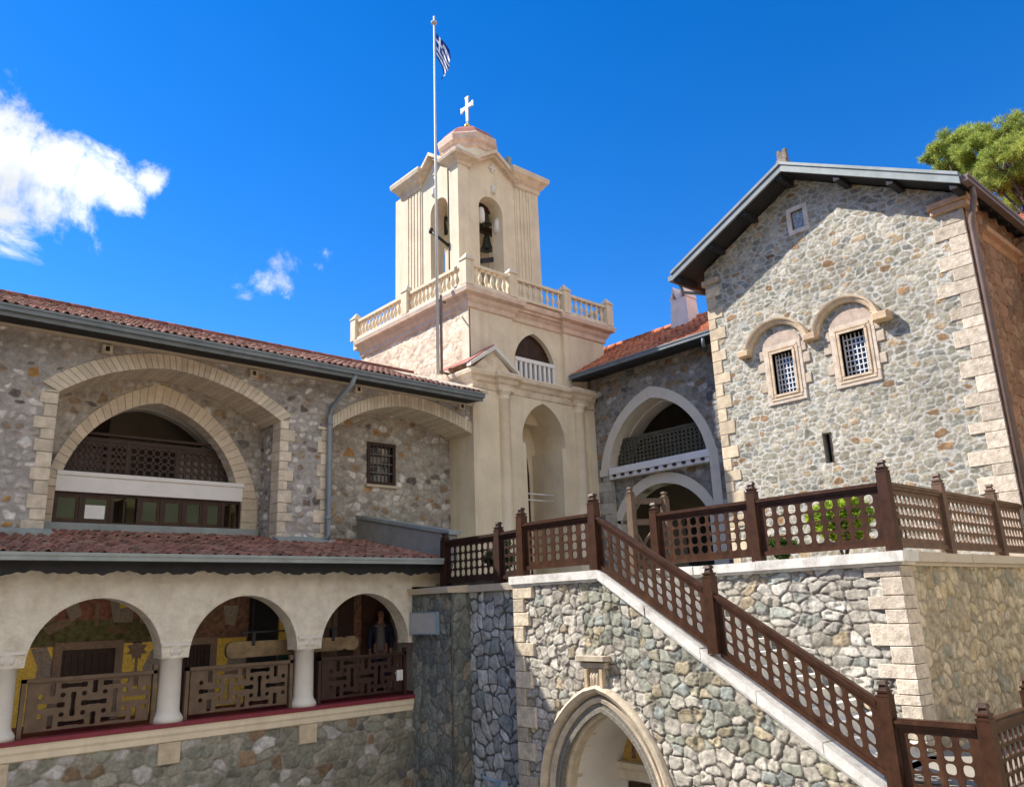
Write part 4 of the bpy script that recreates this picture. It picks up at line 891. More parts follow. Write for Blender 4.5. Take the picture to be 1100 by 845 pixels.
mb = MB(); mb.box(bx0+.1, bx1-.1, by0+.1, by1-.1, 13.75, 13.95); mb.hexa([(bx0+.1, by0+.1, 13.95), (bx1-.1, by0+.1, 13.95), (bx1-.1, by1-.1, 13.95), (bx0+.1, by1-.1, 13.95), (15., 18.7, 14.35), (16.5, 18.7, 14.35), (16.5, 20.1, 14.35), (15., 20.1, 14.35)]); mb.build('belfry_roof', M['stucco'], tow)
mb = MB(); mb.box(bx0+.6, bx1-.6, by0+.6, by1-.6, 8.98, 9.3); mb.build('belfry_floor', M['stucco'], tow)
dc = (15.72, 19.4)
mb = MB(); mb.lathe([(.90, 13.9), (.90, 15.32)], (*dc, 0), 8, 0, None, False, PI/8); mb.build('drum', M['stucco'], tow)
mb = MB(); mb.lathe([(.92, 15.24), (.96, 15.28), (.98, 15.40), (1.08, 15.49), (1.11, 15.70), (1.07, 15.76), (.4, 15.78)], (*dc, 0), 8, 0, None, False, PI/8); mb.build('drum_eaves', M['dome_pink'], tow)
mb = MB(); mb.lathe([(1.02, 15.77), (1.0, 15.82), (.86, 16.02), (.62, 16.22), (.36, 16.36), (.1, 16.42), (.08, 16.5)], (*dc, 0), 8, 0, None, False, PI/8); mb.build('dome', M['red_roof'], tow)
a = -PI/8*1; 
mb = MB()
for an in (-PI/2,):
    cx_, cy_ = dc[0]+.835*math.cos(an), dc[1]+.835*math.sin(an)
    mb.box(cx_-.16, cx_+.16, cy_-.03, cy_+.02, 14.45, 15.1)
pn = mb.build('drum_window', M['white_plaster'], tow)
mb = MB()
for z in (14.66, 14.92):
    for k in range(4): mb.lathe([(.045, -.0), (.045, .012)], (0,0,0), 8)
    for dx, dz in ((.045,0),(-.045,0),(0,.045),(0,-.045)):
        mb.box(cx_+dx-.034, cx_+dx+.034, cy_-.036, cy_-.028, z+dz-.034, z+dz+.034)
mb.ch = [c for c in mb.ch if len(c[0]) == 8]
mb.build('quatrefoil', M['iron'], pn)
mb = MB(); zc = 16.62
mb.tube([(dc[0], dc[1], 16.4), (dc[0], dc[1], 16.75)], .03, 8)
prof_ = [(-.045, 16.80), (.045, 16.80), (.055, 17.33), (.26, 17.31), (.34, 17.27), (.34, 17.50), (.26, 17.46), (.055, 17.44), (.06, 17.72), (.10, 17.80), (-.10, 17.80), (-.06, 17.72), (-.055, 17.44), (-.26, 17.46), (-.34, 17.50), (-.34, 17.27), (-.26, 17.31), (-.055, 17.33)]
mb.prism(FX(dc[0]-.03), [(dc[1]+u, v) for u, v in prof_], [], -.06, 0); cr = mb.build('cross', M['white_paint'], tow)
mb = MB(); mb.lathe([(.02, 0), (.09, .05), (.12, .12), (.09, .19), (.02, .24)], (*dc, 16.48), 14); mb.build('gilded_ball', M['gold_metal'], cr)
mb = MB(); mb.box(16.42, 16.58, 18.1, 18.26, 14.4, 15.05); mb.build('roof_vent', M['flashing'], tow)
# bells
bp = [(0, .62), (.06, .60), (.10, .55), (.13, .45), (.15, .30), (.18, .16), (.24, .05), (.27, 0), (.25, 0), (.17, .12), (0, .2)]
def bell(x, y, z, s, lab):
    r = thing('bell', lab, 'bell', (x, y, z), 'bells of the tower')
    mb = MB(); mb.lathe([(a*s, b*s) for a, b in bp], (x, y, z), 20); mb.build('bell_body', M['bronze'], r)
    mb = MB(); mb.box(x-.30*s, x+.30*s, y-.06, y+.06, z+.62*s, z+.76*s); mb.build('headstock', M['wood_dark'], r)
    mb = MB(); mb.tube([(x, y, z+.2*s), (x, y, z-.03)], [.012, .03], 8); mb.build('clapper', M['iron'], r)
def ctr(px, py, ax, v): return at(px, py, ax, v)
b1 = ctr(522, 243, 1, 18.45); bell(b1[0], b1[1], b1[2]+.05, .74, 'dark bell hanging high in the right hand belfry arch')
b2 = ctr(523, 268, 1, 18.75); bell(b2[0], b2[1], b2[2]-.02, .92, 'largest dark bell hanging low in the right hand belfry arch')
b3 = ctr(476, 250, 0, 14.75); bell(b3[0], b3[1], b3[2], .8, 'greenish bell in the left belfry arch behind the flagpole')
mb = MB(); mb.box(14.5, 17.0, 18.36, 18.46, b1[2]+.61, b1[2]+.72); mb.build('bell_beam', M['wood_dark'], tow)
mb = MB(); mb.box(14.5, 17.0, 18.68, 18.78, b2[2]+.68, b2[2]+.80); mb.build('bell_beam', M['wood_dark'], tow)
for px, py in ((516.5, 230), (534.5, 242)):
    c = at(px, py, 1, 18.2); mb = MB(); mb.lathe([(.05, 0), (.13, .05), (.13, .35), (.1, .5), (.04, .55)], (c[0], c[1], c[2]-.3), 10); mb.build('concrete_stub', M['white_paint'], tow)  # plain stand-ins for the pale concrete headstock stubs by the bells
c0 = at(463, 248, 0, bx0-.35); c1 = at(482, 264, 0, bx0+.05)
mb = MB(); mb.tube([c0, c1], .05, 8); mb.lathe([(.07, -.08), (.07, .08)], c0, 10); mb.build('floodlight_arm', M['iron'], tow)
mb = MB(); c = at(523, 280, 1, 18.3); mb.hexa([(c[0]-.25, 18.25, c[2]-.16), (c[0]+.25, 18.25, c[2]+.02), (c[0]+.25, 18.35, c[2]+.02), (c[0]-.25, 18.35, c[2]-.16), (c[0]-.25, 18.25, c[2]), (c[0]+.25, 18.25, c[2]+.18), (c[0]+.25, 18.35, c[2]+.18), (c[0]-.25, 18.35, c[2])]); mb.build('tilted_bar', M['iron'], tow)

# flagpole
fp = thing('flagpole', 'thin white flagpole with a blue and white striped flag, left of the belfry', 'flagpole', (12.9, 17.5, 6.5))
mb = MB(); mb.tube([(12.9, 17.5, 6.45), (12.9, 17.5, 12), (12.9, 17.5, 18.25)], [.05, .042, .028], 10); mb.lathe([(.03, 0), (.10, .02), (.10, .06), (.03, .1), (.03, .28)], (12.9, 17.5, 18.2), 10); mb.build('pole', mat('pole_paint', (.55,.55,.55), .5, .08, 4.), fp)
mb = MB(); mb.tube([(12.9, 17.5, 6.55), (13.52, 17.5, 6.5)], .035, 6); mb.tube([(12.9, 17.5, 8.7), (13.2, 17.5, 8.7)], .03, 6); mb.tube([(12.97, 17.42, 6.45), (12.97, 17.42, 8.85)], .04, 8); mb.build('bracket', M['gutter_brown'], fp)
def flag():
    nu, nv = 36, 27; V = []; cols_ = []
    fd = np.array([CR[0], CR[1], 0]); fd /= np.linalg.norm(fd); nd = np.array([-fd[1], fd[0], 0])
    for i in range(nu+1):
        for j in range(nv+1):
            u = i/nu; v = j/nv
            drop = u*.80 + .10*math.sin(u*3)*v
            out = .05 + u*.52*(1-.5*v*u) - .10*u*u + .04*math.sin(v*7+u*4)*u
            w = .07*math.sin(u*7+v*4)*u + .03*math.sin(u*13-v*3)*u
            V.append(np.array([12.9, 17.5, 17.85])+fd*out*1.2+nd*w+np.array([0, 0, -v*.9-drop*1.1]))
    F = [[], []]
    for i in range(nu):
        for j in range(nv):
            u = (i+.5)/nu; s = j//3; q = (i*(nv+1)+j, (i+1)*(nv+1)+j, (i+1)*(nv+1)+j+1, i*(nv+1)+j+1)
            white = s % 2 == 1
            if u < .37 and s < 5: white = (s == 2) or (.15 < u < .22)
            F[1 if white else 0].append(q)
    mb = MB(); mb.add(V, F[0], 0, None, True); mb.add(V, F[1], 1, None, True); o = mb.build('flag', [M['flag_blue'], M['flag_white']], fp, None, False)
flag()

# ================================================================== RIGHT WING
rw_ = thing('side_wing', 'shaded stone wing with big white pointed arch between the tower and the gabled building', 'building', (xR, 14., zT))
rl, ra, rr2 = (12.46, 3.96), (14.22, 5.84), (16.02, 3.96)
rin = parch(rl, ra, rr2, .42, 16); rout = parch((12.14, 3.90), (14.24, 6.19), (16.36, 3.90), .49, 16)
outR = [(10.5, .4), (12.40, .4), (12.40, 3.96)] + rin + [(16.05, 3.96), (16.05, .4), (16.6, .4), (16.6, 6.95), (10.5, 6.95)]
outR = [(10.5, .4), (12.37, .4), (12.37, 3.96)] + T_(rin, .05) + [(16.07, 3.96), (16.07, .4), (16.6, .4), (16.6, 6.95), (10.5, 6.95)]
masonry('wall', FX(xR), outR, [], 'right', 41, rw_, .5, .024, cut=[[(12.2, 3.9)] + T_(rout, -.05) + [(16.3, 3.9)]])
mb = MB(); ring(mb, FX(xR), rin, rout, 36, -.5, .05); mb.build('arch_trim', M['cream_trim'], rw_)
mb = MB(); ring(mb, FX(xR+.5), offset_poly(rin, -.04), offset_poly(rin, .3), 36, -.5, 0); mb.build('arch_soffit', M['white_plaster'], rw_)
mb = MB(); mb.box(xR-.04, xR+.2, 12.12, 12.41, .6, 3.98); mb.build('arch_jamb', M['cream_trim'], rw_)
mb = MB(); mb.box(xR-.06, xR+.2, 16.03, 16.40, 3.78, 3.98); mb.build('arch_impost', M['cream_trim'], rw_)
mb = MB(); quoins(mb, FX(xR), 16.04, .6, 3.78, 1, (.3,.36), (.45,.3), -.2, .03, (.42,.39,.34), 6); mb.build('quoins', M['ashlar'], rw_)
xi = xR+.24
lin = arc((12.72, 2.30), (15.90, 2.30), 1.03, 24); lout = arc((12.46, 2.42), (16.16, 2.42), 1.22, 24)
masonry('infill_wall', FX(xi), [(12.40, .5), (12.72, .5), (12.72, 2.30)] + lin[1:-1] + [(15.90, 2.30), (15.90, .5), (16.06, .5), (16.06, 3.7), (12.40, 3.7)], [], 'right', 43, rw_, .3, .03)
mb = MB(); ring(mb, FX(xi), lin, lout, 30, -.4, .05); mb.box(xi-.05, xi+.4, 12.46, 12.73, .5, 2.42); mb.box(xi-.05, xi+.4, 15.89, 16.05, .5, 2.42); mb.build('lower_arch', M['cream_trim'], rw_)
mb = MB(); mb.box(xR-.06, xR+.5, 12.40, 16.06, 3.80, 4.0); mb.box(xR-.02, xR+.45, 12.40, 16.06, 3.66, 3.80); mb.build('balcony_beam', M['white_paint'], rw_)
for i in range(11):
    y = 12.62+i*.32; mb = MB(); mb.box(xR-.08, xR-.02, y-.05, y+.05, 3.72, 3.785); mb.build('joist_end', M['wood_dark'], rw_)
mb = MB(); pierced(mb, (xR+.32, 16.1, 4.02), (xR+.32, 12.3, 4.02), (xR+.32, 12.3, 4.82), (xR+.32, 16.1, 4.82), 26, 6, .04, .03, .04, .05, .33, 9., 0, 8); mb.box(xR+.28, xR+.37, 12.3, 16.1, 4.82, 4.90); mb.build('pierced_balustrade', mat('olive_wood', (.085,.075,.05), .6, .3, 6.), rw_)
mb = MB(); mb.box(xR+2.6, xR+2.7, 11, 17, .4, 6.9); mb.box(xR+.5, xR+2.6, 11, 17, 3.6, 3.75); mb.box(xR+.5, xR+2.6, 11, 17, 6.5, 6.6); mb.box(xR+.5, xR+2.6, 16.7, 16.8, .4, 6.9); mb.box(xR+.5, xR+2.6, 11, 11.1, .4, 6.9); mb.build('room', M['dark_room'], rw_)
for a in (12.9, 14.4): mb = MB(); mb.box(xR+2.55, xR+2.59, a, a+.9, zT, 2.6); mb.build('dark_door', M['iron'], rw_)
xe = xR-.72; slR = .577; upR = np.array([1, 0, slR])/math.hypot(1, slR)
mb = MB(); tiles(mb, (xe+.02, 16.78, 7.0), (0, -1, 0), upR, 5.9, 3.5, .22, .36, (.54,.19,.10), .25, 15)
tiles(mb, (19.32, 19.5, 7.0+(19.32-xe-.02)*slR), (0, -1, 0), upR, 2.72, 3.5-(19.32-xe-.02)/upR[0], .22, .36, (.54,.19,.10), .25, 16); mb.build('tile_roof', M['tile'], rw_, recalc=False)
rx_ = xe+.02+3.5*upR[0]; rz_ = 7.0+3.5*upR[2]
mb = MB()
for i in range(21): y = 19.4-i*.42; mb.tube([(rx_+.02, y, rz_+.02), (rx_+.02, y-.44, rz_+.03)], [.12, .105], 8, 0, np.array((.5,.16,.08))*random.uniform(.75, 1.2))
mb.hexa([(rx_+.02, 10.9, rz_-.2), (rx_+.02, 19.4, rz_-.2), (rx_+4, 19.4, rz_-2.4), (rx_+4, 10.9, rz_-2.4), (rx_+.03, 10.9, rz_), (rx_+.03, 19.4, rz_), (rx_+4, 19.4, rz_-2.2), (rx_+4, 10.9, rz_-2.2)], 0, (.4,.14,.07)); mb.build('ridge_tiles', M['tile'], rw_)
mb = MB(); mb.box(xe-.10, xe+.03, 10.9, 16.75, 6.87, 6.99); mb.box(xe-.12, xe-.10, 10.9, 16.75, 6.96, 7.0); mb.build('gutter', M['gutter'], rw_)
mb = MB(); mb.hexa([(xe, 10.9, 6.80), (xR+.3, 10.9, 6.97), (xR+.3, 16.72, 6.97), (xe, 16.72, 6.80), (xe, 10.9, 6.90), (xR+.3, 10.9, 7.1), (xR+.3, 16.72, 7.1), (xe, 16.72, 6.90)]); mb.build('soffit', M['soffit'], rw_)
mb = MB(); mb.tube([(xe-.03, 11.75, 6.9), (xe-.03, 11.75, 6.6)], .05, 8); mb.build('gutter_outlet', M['gutter'], rw_)
ch = thing('chimney', 'pinkish plastered chimney with a peaked open top on the orange tiled roof', 'chimney', (xR+2.1, 14.25, 8.1))
x_, y_ = xR+2.1, 14.25
mb = MB(); mb.hexa([(x_-.34, y_-.38, 8.0), (x_+.34, y_-.38, 8.0), (x_+.34, y_+.38, 8.0), (x_-.34, y_+.38, 8.0), (x_-.27, y_-.30, 9.42), (x_+.27, y_-.30, 9.42), (x_+.27, y_+.30, 9.42), (x_-.27, y_+.30, 9.42)]); mb.build('shaft', M['chimney'], ch)
mb = MB()
for s in (-.17, .17):
    mb.prism(FX(x_-.28), [(y_+s-.16, 9.42), (y_+s-.10, 9.42), (y_+s, 9.68), (y_+s+.10, 9.42), (y_+s+.16, 9.42), (y_+s, 9.86)], [], -.56, 0)
mb.box(x_-.1, x_+.28, y_-.3, y_+.3, 9.42, 9.5); mb.build('peaked_cowl', M['chimney'], ch)

# ================================================================== GABLED BUILDING
gab = thing('gabled_building', 'tall gabled stone building with two barred windows under a double hood moulding', 'building', (xG, 8.1, zT))
yl_, yr_ = 11.30, 4.91; ya, za = 8.42, 9.98
outG = [(yr_, .45), (yl_, .45), (yl_, 8.50), (ya, 9.97), (yr_, 8.05)]
wins = [(9.90, 8.95, 4.50, 5.90), (8.20, 7.12, 4.50, 5.96)]
hw = [[(9.06, 4.72), (9.60, 4.72), (9.60, 5.74), (9.06, 5.74)], [(7.30, 4.75), (7.88, 4.75), (7.88, 5.76), (7.30, 5.76)]]
hs = [(8.44, 2.91), (8.64, 2.91), (8.64, 3.60), (8.44, 3.60)]
hq = [(8.33, 8.68), (8.65, 8.68), (8.65, 9.17), (8.33, 9.17)]
hwb = [[(h[0][0]-.05, h[0][1]-.05), (h[1][0]+.05, h[0][1]-.05), (h[1][0]+.05, h[2][1]+.05), (h[0][0]-.05, h[2][1]+.05)] for h in hw]
masonry('gable_wall', FX(xG), outG, [*hwb, hs, hq], 'gable', 51, gab, .5, .021, cut=[[(h[0][0]-.21, h[0][1]-.21), (h[1][0]+.21, h[0][1]-.21), (h[1][0]+.21, h[2][1]+.21), (h[0][0]-.21, h[2][1]+.21)] for h in hw])
STONE = (.60,.51,.42)
for i, h in enumerate(hw):
    (a, z0), (b, _), (_, z1), _ = h[0], h[1], h[2], h[3]
    mb = MB(); e = .23
    for q, col in ((((a-e, z0-e), (b+e, z0-e), (b+e, z0-.0), (a-e, z0-.0)), .98), (((a-e, z1), (b+e, z1), (b+e, z1+.22), (a-e, z1+.22)), 1.02), (((a-e, z0), (a, z0), (a, z1), (a-e, z1)), 1.), (((b, z0), (b+e, z0), (b+e, z1), (b, z1)), 1.05)):
        mb.cblock(FX(xG), q, -.3, .045, .012, 0, np.array(STONE)*col)
    for d, w0, w1 in ((.0, -.3, .075), (.085, -.1, .06)):     # stepped mouldings
        t = .055
        for q in (((a-d-t, z0-d-t), (b+d+t, z0-d-t), (b+d+t, z0-d), (a-d-t, z0-d)), ((a-d-t, z1+d), (b+d+t, z1+d), (b+d+t, z1+d+t), (a-d-t, z1+d+t)), ((a-d-t, z0-d), (a-d, z0-d), (a-d, z1+d), (a-d-t, z1+d)), ((b+d, z0-d), (b+d+t, z0-d), (b+d+t, z1+d), (b+d, z1+d))):
            mb.cblock(FX(xG), q, w0, w1, .015, 0, np.array((.60,.48,.35)))
    for z, l in ((z0+.12, .22), (z0+.62, .26), (z1-.1, .16)):
        for s in (-1, 1):
            u = (b+e) if s > 0 else (a-e); mb.cblock(FX(xG), sorted_q(u, u+s*l*.7, z, z+.24) if 0 else [(min(u, u+s*l*.7), z), (max(u, u+s*l*.7), z), (max(u, u+s*l*.7), z+.24), (min(u, u+s*l*.7), z+.24)], -.1, .035, .012, 0, (.50,.42,.33))
    zt = z1+.22; mid = (a+b)/2
    mb.prism(FX(xG), [(a-e*.9, zt), (b+e*.9, zt)] + [(mid+(.5)*math.cos(k*PI/10), zt+.30*math.sin(k*PI/10)) for k in range(0, 11)], [], -.1, .035, 0, (.50,.40,.33))
    w = mb.build('window', M['ashlar'], gab)
    mb = MB(); nx, nz = 6, 8
    for k in range(1, nx): y = a+(b-a)*k/nx; mb.box(xG+.10, xG+.125, y-.011, y+.011, z0, z1)
    for k in range(1, nz): z = z0+(z1-z0)*k/nz; mb.box(xG+.095, xG+.12, a, b, z-.011, z+.011)
    for q in ((a, a+.025, z0, z1), (b-.025, b, z0, z1)): mb.box(xG+.09, xG+.13, q[0], q[1], q[2], q[3])
    mb.build('grille', M['white_paint'], w)
    mb = MB(); mb.box(xG+.2, xG+.21, a-.02, b+.02, z0-.02, z1+.02); mb.build('pane', M['glass'], w)
# hood moulding: two arcs and feet
h1 = [(7.32-.42, 5.86)]
A1 = arc((6.93, 5.88), (8.42, 5.88), .66, 20); A2 = arc((8.64, 5.93), (10.22, 5.93), .60, 20)
mb = MB(); pr = [(-.075, -.02), (-.075, .09), (-.03, .13), (.0, .13), (.025, .18), (.06, .19), (.075, .15), (.075, -.02)]
moulded(mb, FX(xG), A1, pr, 20, 0, (.58,.465,.335)); moulded(mb, FX(xG), A2, pr, 20, 0, (.58,.465,.335))
mb.cblock(FX(xG), [(8.36, 5.80), (8.70, 5.80), (8.70, 5.97), (8.36, 5.97)], -.02, .20, .03, 0, (.52,.38,.26)); mb.cblock(FX(xG), [(6.66, 5.78), (7.02, 5.78), (7.02, 5.97), (6.66, 5.97)], -.02, .26, .03, 0, (.57,.43,.28)); mb.cblock(FX(xG), [(10.14, 5.84), (10.46, 5.84), (10.46, 6.0), (10.14, 6.0)], -.02, .2, .03, 0, (.57,.43,.28)); mb.build('hood_moulding', M['ashlar'], gab)
mb = MB(); t = .11
for q in (((8.33-t, 8.68-t), (8.65+t, 8.68-t), (8.65+t, 8.68), (8.33-t, 8.68)), ((8.33-t, 9.17), (8.65+t, 9.17), (8.65+t, 9.17+t), (8.33-t, 9.17+t)), ((8.33-t, 8.68), (8.33, 8.68), (8.33, 9.17), (8.33-t, 9.17)), ((8.65, 8.68), (8.65+t, 8.68), (8.65+t, 9.17), (8.65, 9.17))): mb.cblock(FX(xG), q, -.2, .04, .012, 0, (.68,.61,.56))
sw = mb.build('small_window', M['ashlar'], gab)
mb = MB(); mb.box(xG+.05, xG+.07, 8.31, 8.67, 8.66, 9.19); mb.build('pane', mat('leaded_pane', (.30,.33,.37), .35, .6, 16.), sw)
mb = MB(); mb.box(xG+.22, xG+.24, 8.40, 8.68, 2.85, 3.65); mb.build('slit_recess', M['iron'], gab)
mb = MB(); mb.box(xG-.02, xG+.2, 8.425, 8.455, 2.9, 3.6); mb.build('slit_frame', M['wood_dark'], gab)
mb = MB(); quoins(mb, FX(xG), yl_, .5, 8.0, -1, (.26,.34), (.46,.25), -.25, .03, (.60,.50,.36), 8, .2); mb.build('quoins', M['ashlar'], gab)
mb = MB(); quoins(mb, FX(xG), yr_, .5, 7.7, 1, (.20,.38), (.70,.40), -.25, .03, (.60,.52,.42), 9, .22); mb.build('quoins', M['rough_ashlar'], gab)
for q, w1, col in (([(yr_-.12, 7.74), (yr_+.62, 7.74), (yr_+.62, 7.86), (yr_-.12, 7.86)], .10, (.55,.36,.24)), ([(yr_-.16, 7.87), (yr_+.66, 7.87), (yr_+.66, 7.99), (yr_-.16, 7.99)], .15, (.55,.36,.24)), ([(yl_-.42, 8.10), (yl_+.08, 8.10), (yl_+.08, 8.24), (yl_-.42, 8.24)], .08, (.5,.4,.3))):
    mb = MB(); mb.cblock(FX(xG), q, -.5, w1, .02, 0, col); mb.build('kneeler_stone', M['ashlar'], gab)
# side face and further projecting bay
masonry('side_wall', FY(yr_), [(xG+.02, .45), (20.4, .45), (20.4, 8.1), (xG+.02, 8.1)], [], 'brown', 53, gab, .4, .03)
mb = MB(); quoins(mb, FY(yr_), xG+.03, .5, 7.7, 1, (.24,.40), (.62,.4), -.2, .03, (.33,.185,.125), 10, .2); mb.build('side_quoins', M['ashlar'], gab)
mb = MB(); quoins(mb, FY(yr_), 18.3, .5, 7.3, 1, (.3,.40), (.5,.34), -.2, .03, (.30,.17,.11), 12, .2); mb.build('side_quoins', M['ashlar'], gab)
mb = MB(); cornice(mb, [(xG+.7, yr_), (20.3, yr_)], [(0, 7.20), (.04, 7.22), (.08, 7.32), (.16, 7.38), (.18, 7.48), (0, 7.5)], 0, (.42,.24,.14)); mb.build('side_cornice', M['ashlar'], gab); mb = MB(); cornice(mb, [(20.3, yr_), (20.3, 2.0)], [(0, 7.02), (.05, 7.05), (.12, 7.16), (.2, 7.22), (.22, 7.34), (0, 7.36)], 0, (.42,.24,.14)); mb.build('side_cornice', M['ashlar'], gab)
masonry('bay_wall', FX(20.3), [(2.0, .45), (yr_, .45), (yr_, 7.9), (2.0, 7.9)], [], 'brown', 55, gab, .4, .03)
# roof of the gabled building
xv = xG-.68; x2 = xG+11
eL, eR = (11.88, 8.42), (4.68, 8.07)
zap = 10.09
mb = MB(); 
def slab(mb, a, b, t0, t1, x0, x1, m=0):
    mb.hexa([(x0, a[0], a[1]+t0), (x1, a[0], a[1]+t0), (x1, b[0], b[1]+t0), (x0, b[0], b[1]+t0), (x0, a[0], a[1]+t1), (x1, a[0], a[1]+t1), (x1, b[0], b[1]+t1), (x0, b[0], b[1]+t1)], m)
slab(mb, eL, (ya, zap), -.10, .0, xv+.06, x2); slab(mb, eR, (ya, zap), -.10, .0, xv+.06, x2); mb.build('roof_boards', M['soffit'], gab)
for (e_, lab_) in ((eL, 0), (eR, 1)):
    mb = MB(); slab(mb, e_, (ya, zap), -.12, .10, xv, xv+.055); slab(mb, e_, (ya, zap), .06, .135, xv-.03, xv+.2); mb.build('verge_board', M['flashing'] if lab_ else M['gutter'], gab)
up1 = np.array([0, ya-eL[0], zap-eL[1]]); l1_ = np.linalg.norm(up1); up2 = np.array([0, ya-eR[0], zap-eR[1]]); l2_ = np.linalg.norm(up2)
mb = MB(); tiles(mb, (x2, eL[0], eL[1]+.04), (-1, 0, 0), up1/l1_, x2-xv-.2, l1_, .23, .38, (.42,.13,.07), .25, 17); tiles(mb, (xv+.2, eR[0], eR[1]+.04), (1, 0, 0), up2/l2_, x2-xv-.2, l2_, .23, .38, (.42,.13,.07), .25, 18); mb.build('tile_roof', M['tile'], gab, recalc=False)
for f in (.04, .36, .66, .97):
    for e_ in (eL, eR):
        if f == .97 and e_ is eR: continue
        mb = MB(); y = e_[0]+(ya-e_[0])*f; z = e_[1]+(zap-e_[1])*f
        mb.hexa([(xv+.06, y-.07, z-.24), (xG+.2, y-.07, z-.24), (xG+.2, y+.07, z-.24), (xv+.06, y+.07, z-.24), (xv+.06, y-.07, z-.10), (xG+.2, y-.07, z-.10), (xG+.2, y+.07, z-.10), (xv+.06, y+.07, z-.10)])
        mb.build('purlin_end', M['soffit'], gab)
mb = MB(); mb.box(xv+.05, x2, eR[0]-.14, eR[0]+.0, eR[1]-.08, eR[1]+.05); mb.box(xv+.05, x2, eR[0]-.16, eR[0]-.14, eR[1]+.01, eR[1]+.075); mb.build('gutter', M['gutter_brown'], gab)
mb = MB(); mb.box(xv+.05, x2, eL[0], eL[0]+.14, eL[1]-.08, eL[1]+.06); mb.build('gutter', M['gutter'], gab)
mb = MB(); mb.tube([(xv+.35, eL[0]+.02, eL[1]-.02), (xv+.45, eL[0]-.02, eL[1]-.35), (xG+.4, yl_+.12, eL[1]-.4)], .045, 8); mb.build('gutter_elbow', M['gutter'], gab)
for i in range(14):
    x = xG+.5+i*.55; mb = MB(); mb.hexa([(x, eR[0]+.02, eR[1]-.16), (x+.1, eR[0]+.02, eR[1]-.16), (x+.1, yr_+.2, eR[1]+.02), (x, yr_+.2, eR[1]+.02), (x, eR[0]+.02, eR[1]-.08), (x+.1, eR[0]+.02, eR[1]-.08), (x+.1, yr_+.2, eR[1]+.1), (x, yr_+.2, eR[1]+.1)])
    mb.build('rafter_end', M['soffit'], gab)
mb = MB(); xq = xG+.02; mb.tube([(xq-.25, eR[0]-.07, eR[1]-.05), (xq-.25, eR[0]-.07, eR[1]-.32), (xq-.07, yr_-.12, eR[1]-.72), (xq-.07, yr_-.12, eR[1]-1.0), (xq-.07, yr_-.12, .6)], .06, 10); mb.build('downpipe', M['gutter_brown'], gab)
mb = MB(); x_ = xv+.15
mb.hexa([(x_-.1, ya-.16, zap+.08), (x_+.3, ya-.16, zap+.08), (x_+.3, ya+.16, zap+.08), (x_-.1, ya+.16, zap+.08), (x_-.06, ya-.11, zap+.24), (x_+.2, ya-.11, zap+.24), (x_+.2, ya+.11, zap+.24), (x_-.06, ya+.11, zap+.24)])
mb.prism(FX(x_), [(ya-.12, zap+.24), (ya+.12, zap+.24), (ya+.12, zap+.52), (ya+.04, zap+.52), (ya+.04, zap+.46), (ya-.04, zap+.46), (ya-.04, zap+.52), (ya-.12, zap+.52)], [], -.12, 0); mb.build('ridge_finial', mat('lichen_stone', (.22,.19,.16), .9, .4, 9., .02, 20.), gab)
# tiled roof of a further building
far = thing('far_house', 'distant red tiled roof just showing under the pine behind the gabled building', 'house', (31, 2.5, 0))
c = at(1098, 222, 0, 30.)
mb = MB(); tiles(mb, (30, c[1]+2.2, c[2]-.5), (0, -1, 0), np.array([1, 0, .5])/math.hypot(1, .5), 9, 4., .25, .4, (.46,.16,.10), .3, 19); mb.build('tile_roof', M['tile'], far, recalc=False)
mb = MB(); mb.box(30.6, 36, c[1]-6.5, c[1]+1.9, -2, c[2]-.3); mb.build('house_wall', M['stucco'], far)
# ================================================================== STAIR AND TERRACE
ter = thing('stone_terrace', 'rubble stone terrace with a long outside stair and a pointed doorway in its sunlit wall', 'terrace', (xW, 8., zC))
ct = lambda y: .40 - (8.88-y)*.636          # underside of the sloping coping
pl, pa, pr_ = (8.13, -2.95), (9.05, -1.66), (9.94, -2.95)
pin = parch(pl, pa, pr_, .245, 16)
yend = 4.55; outW = [(3.4, zC), (8.07, zC), (8.07, -2.95)] + [tuple(q) for q in offset_poly(pin, .06)][1:-1] + [(10.0, -2.95), (10.0, zC), (10.94, zC), (10.94, .40), (8.88, .40), (yend, ct(yend)), (3.4, ct(yend))]
masonry('stair_wall', FX(xW), outW, [], 'stair', 61, ter, .45, .0155, zone=lambda U, V: (V > .40-(8.88-U)*.636-1.25+.35*np.sin(U*3.1)) & (U < 9.3), win=(3.4, 11, -3.6, .45), cut=[[(7.7, -6.)] + [(7.7, -2.95)] + [tuple(q) for q in offset_poly(pin, .43)][1:-1] + [(10.37, -2.95), (10.37, -6.)], [(8.9, -1.29), (9.25, -1.29), (9.25, -.8), (8.9, -.8)]])
mb = MB(); quoins(mb, FX(xW), 10.955, -3.5, .38, -1, (.2,.34), (.46,.27), -.4, .055, (.56,.48,.36), 21, .25); mb.build('corner_quoins', M['rough_ashlar'], ter)
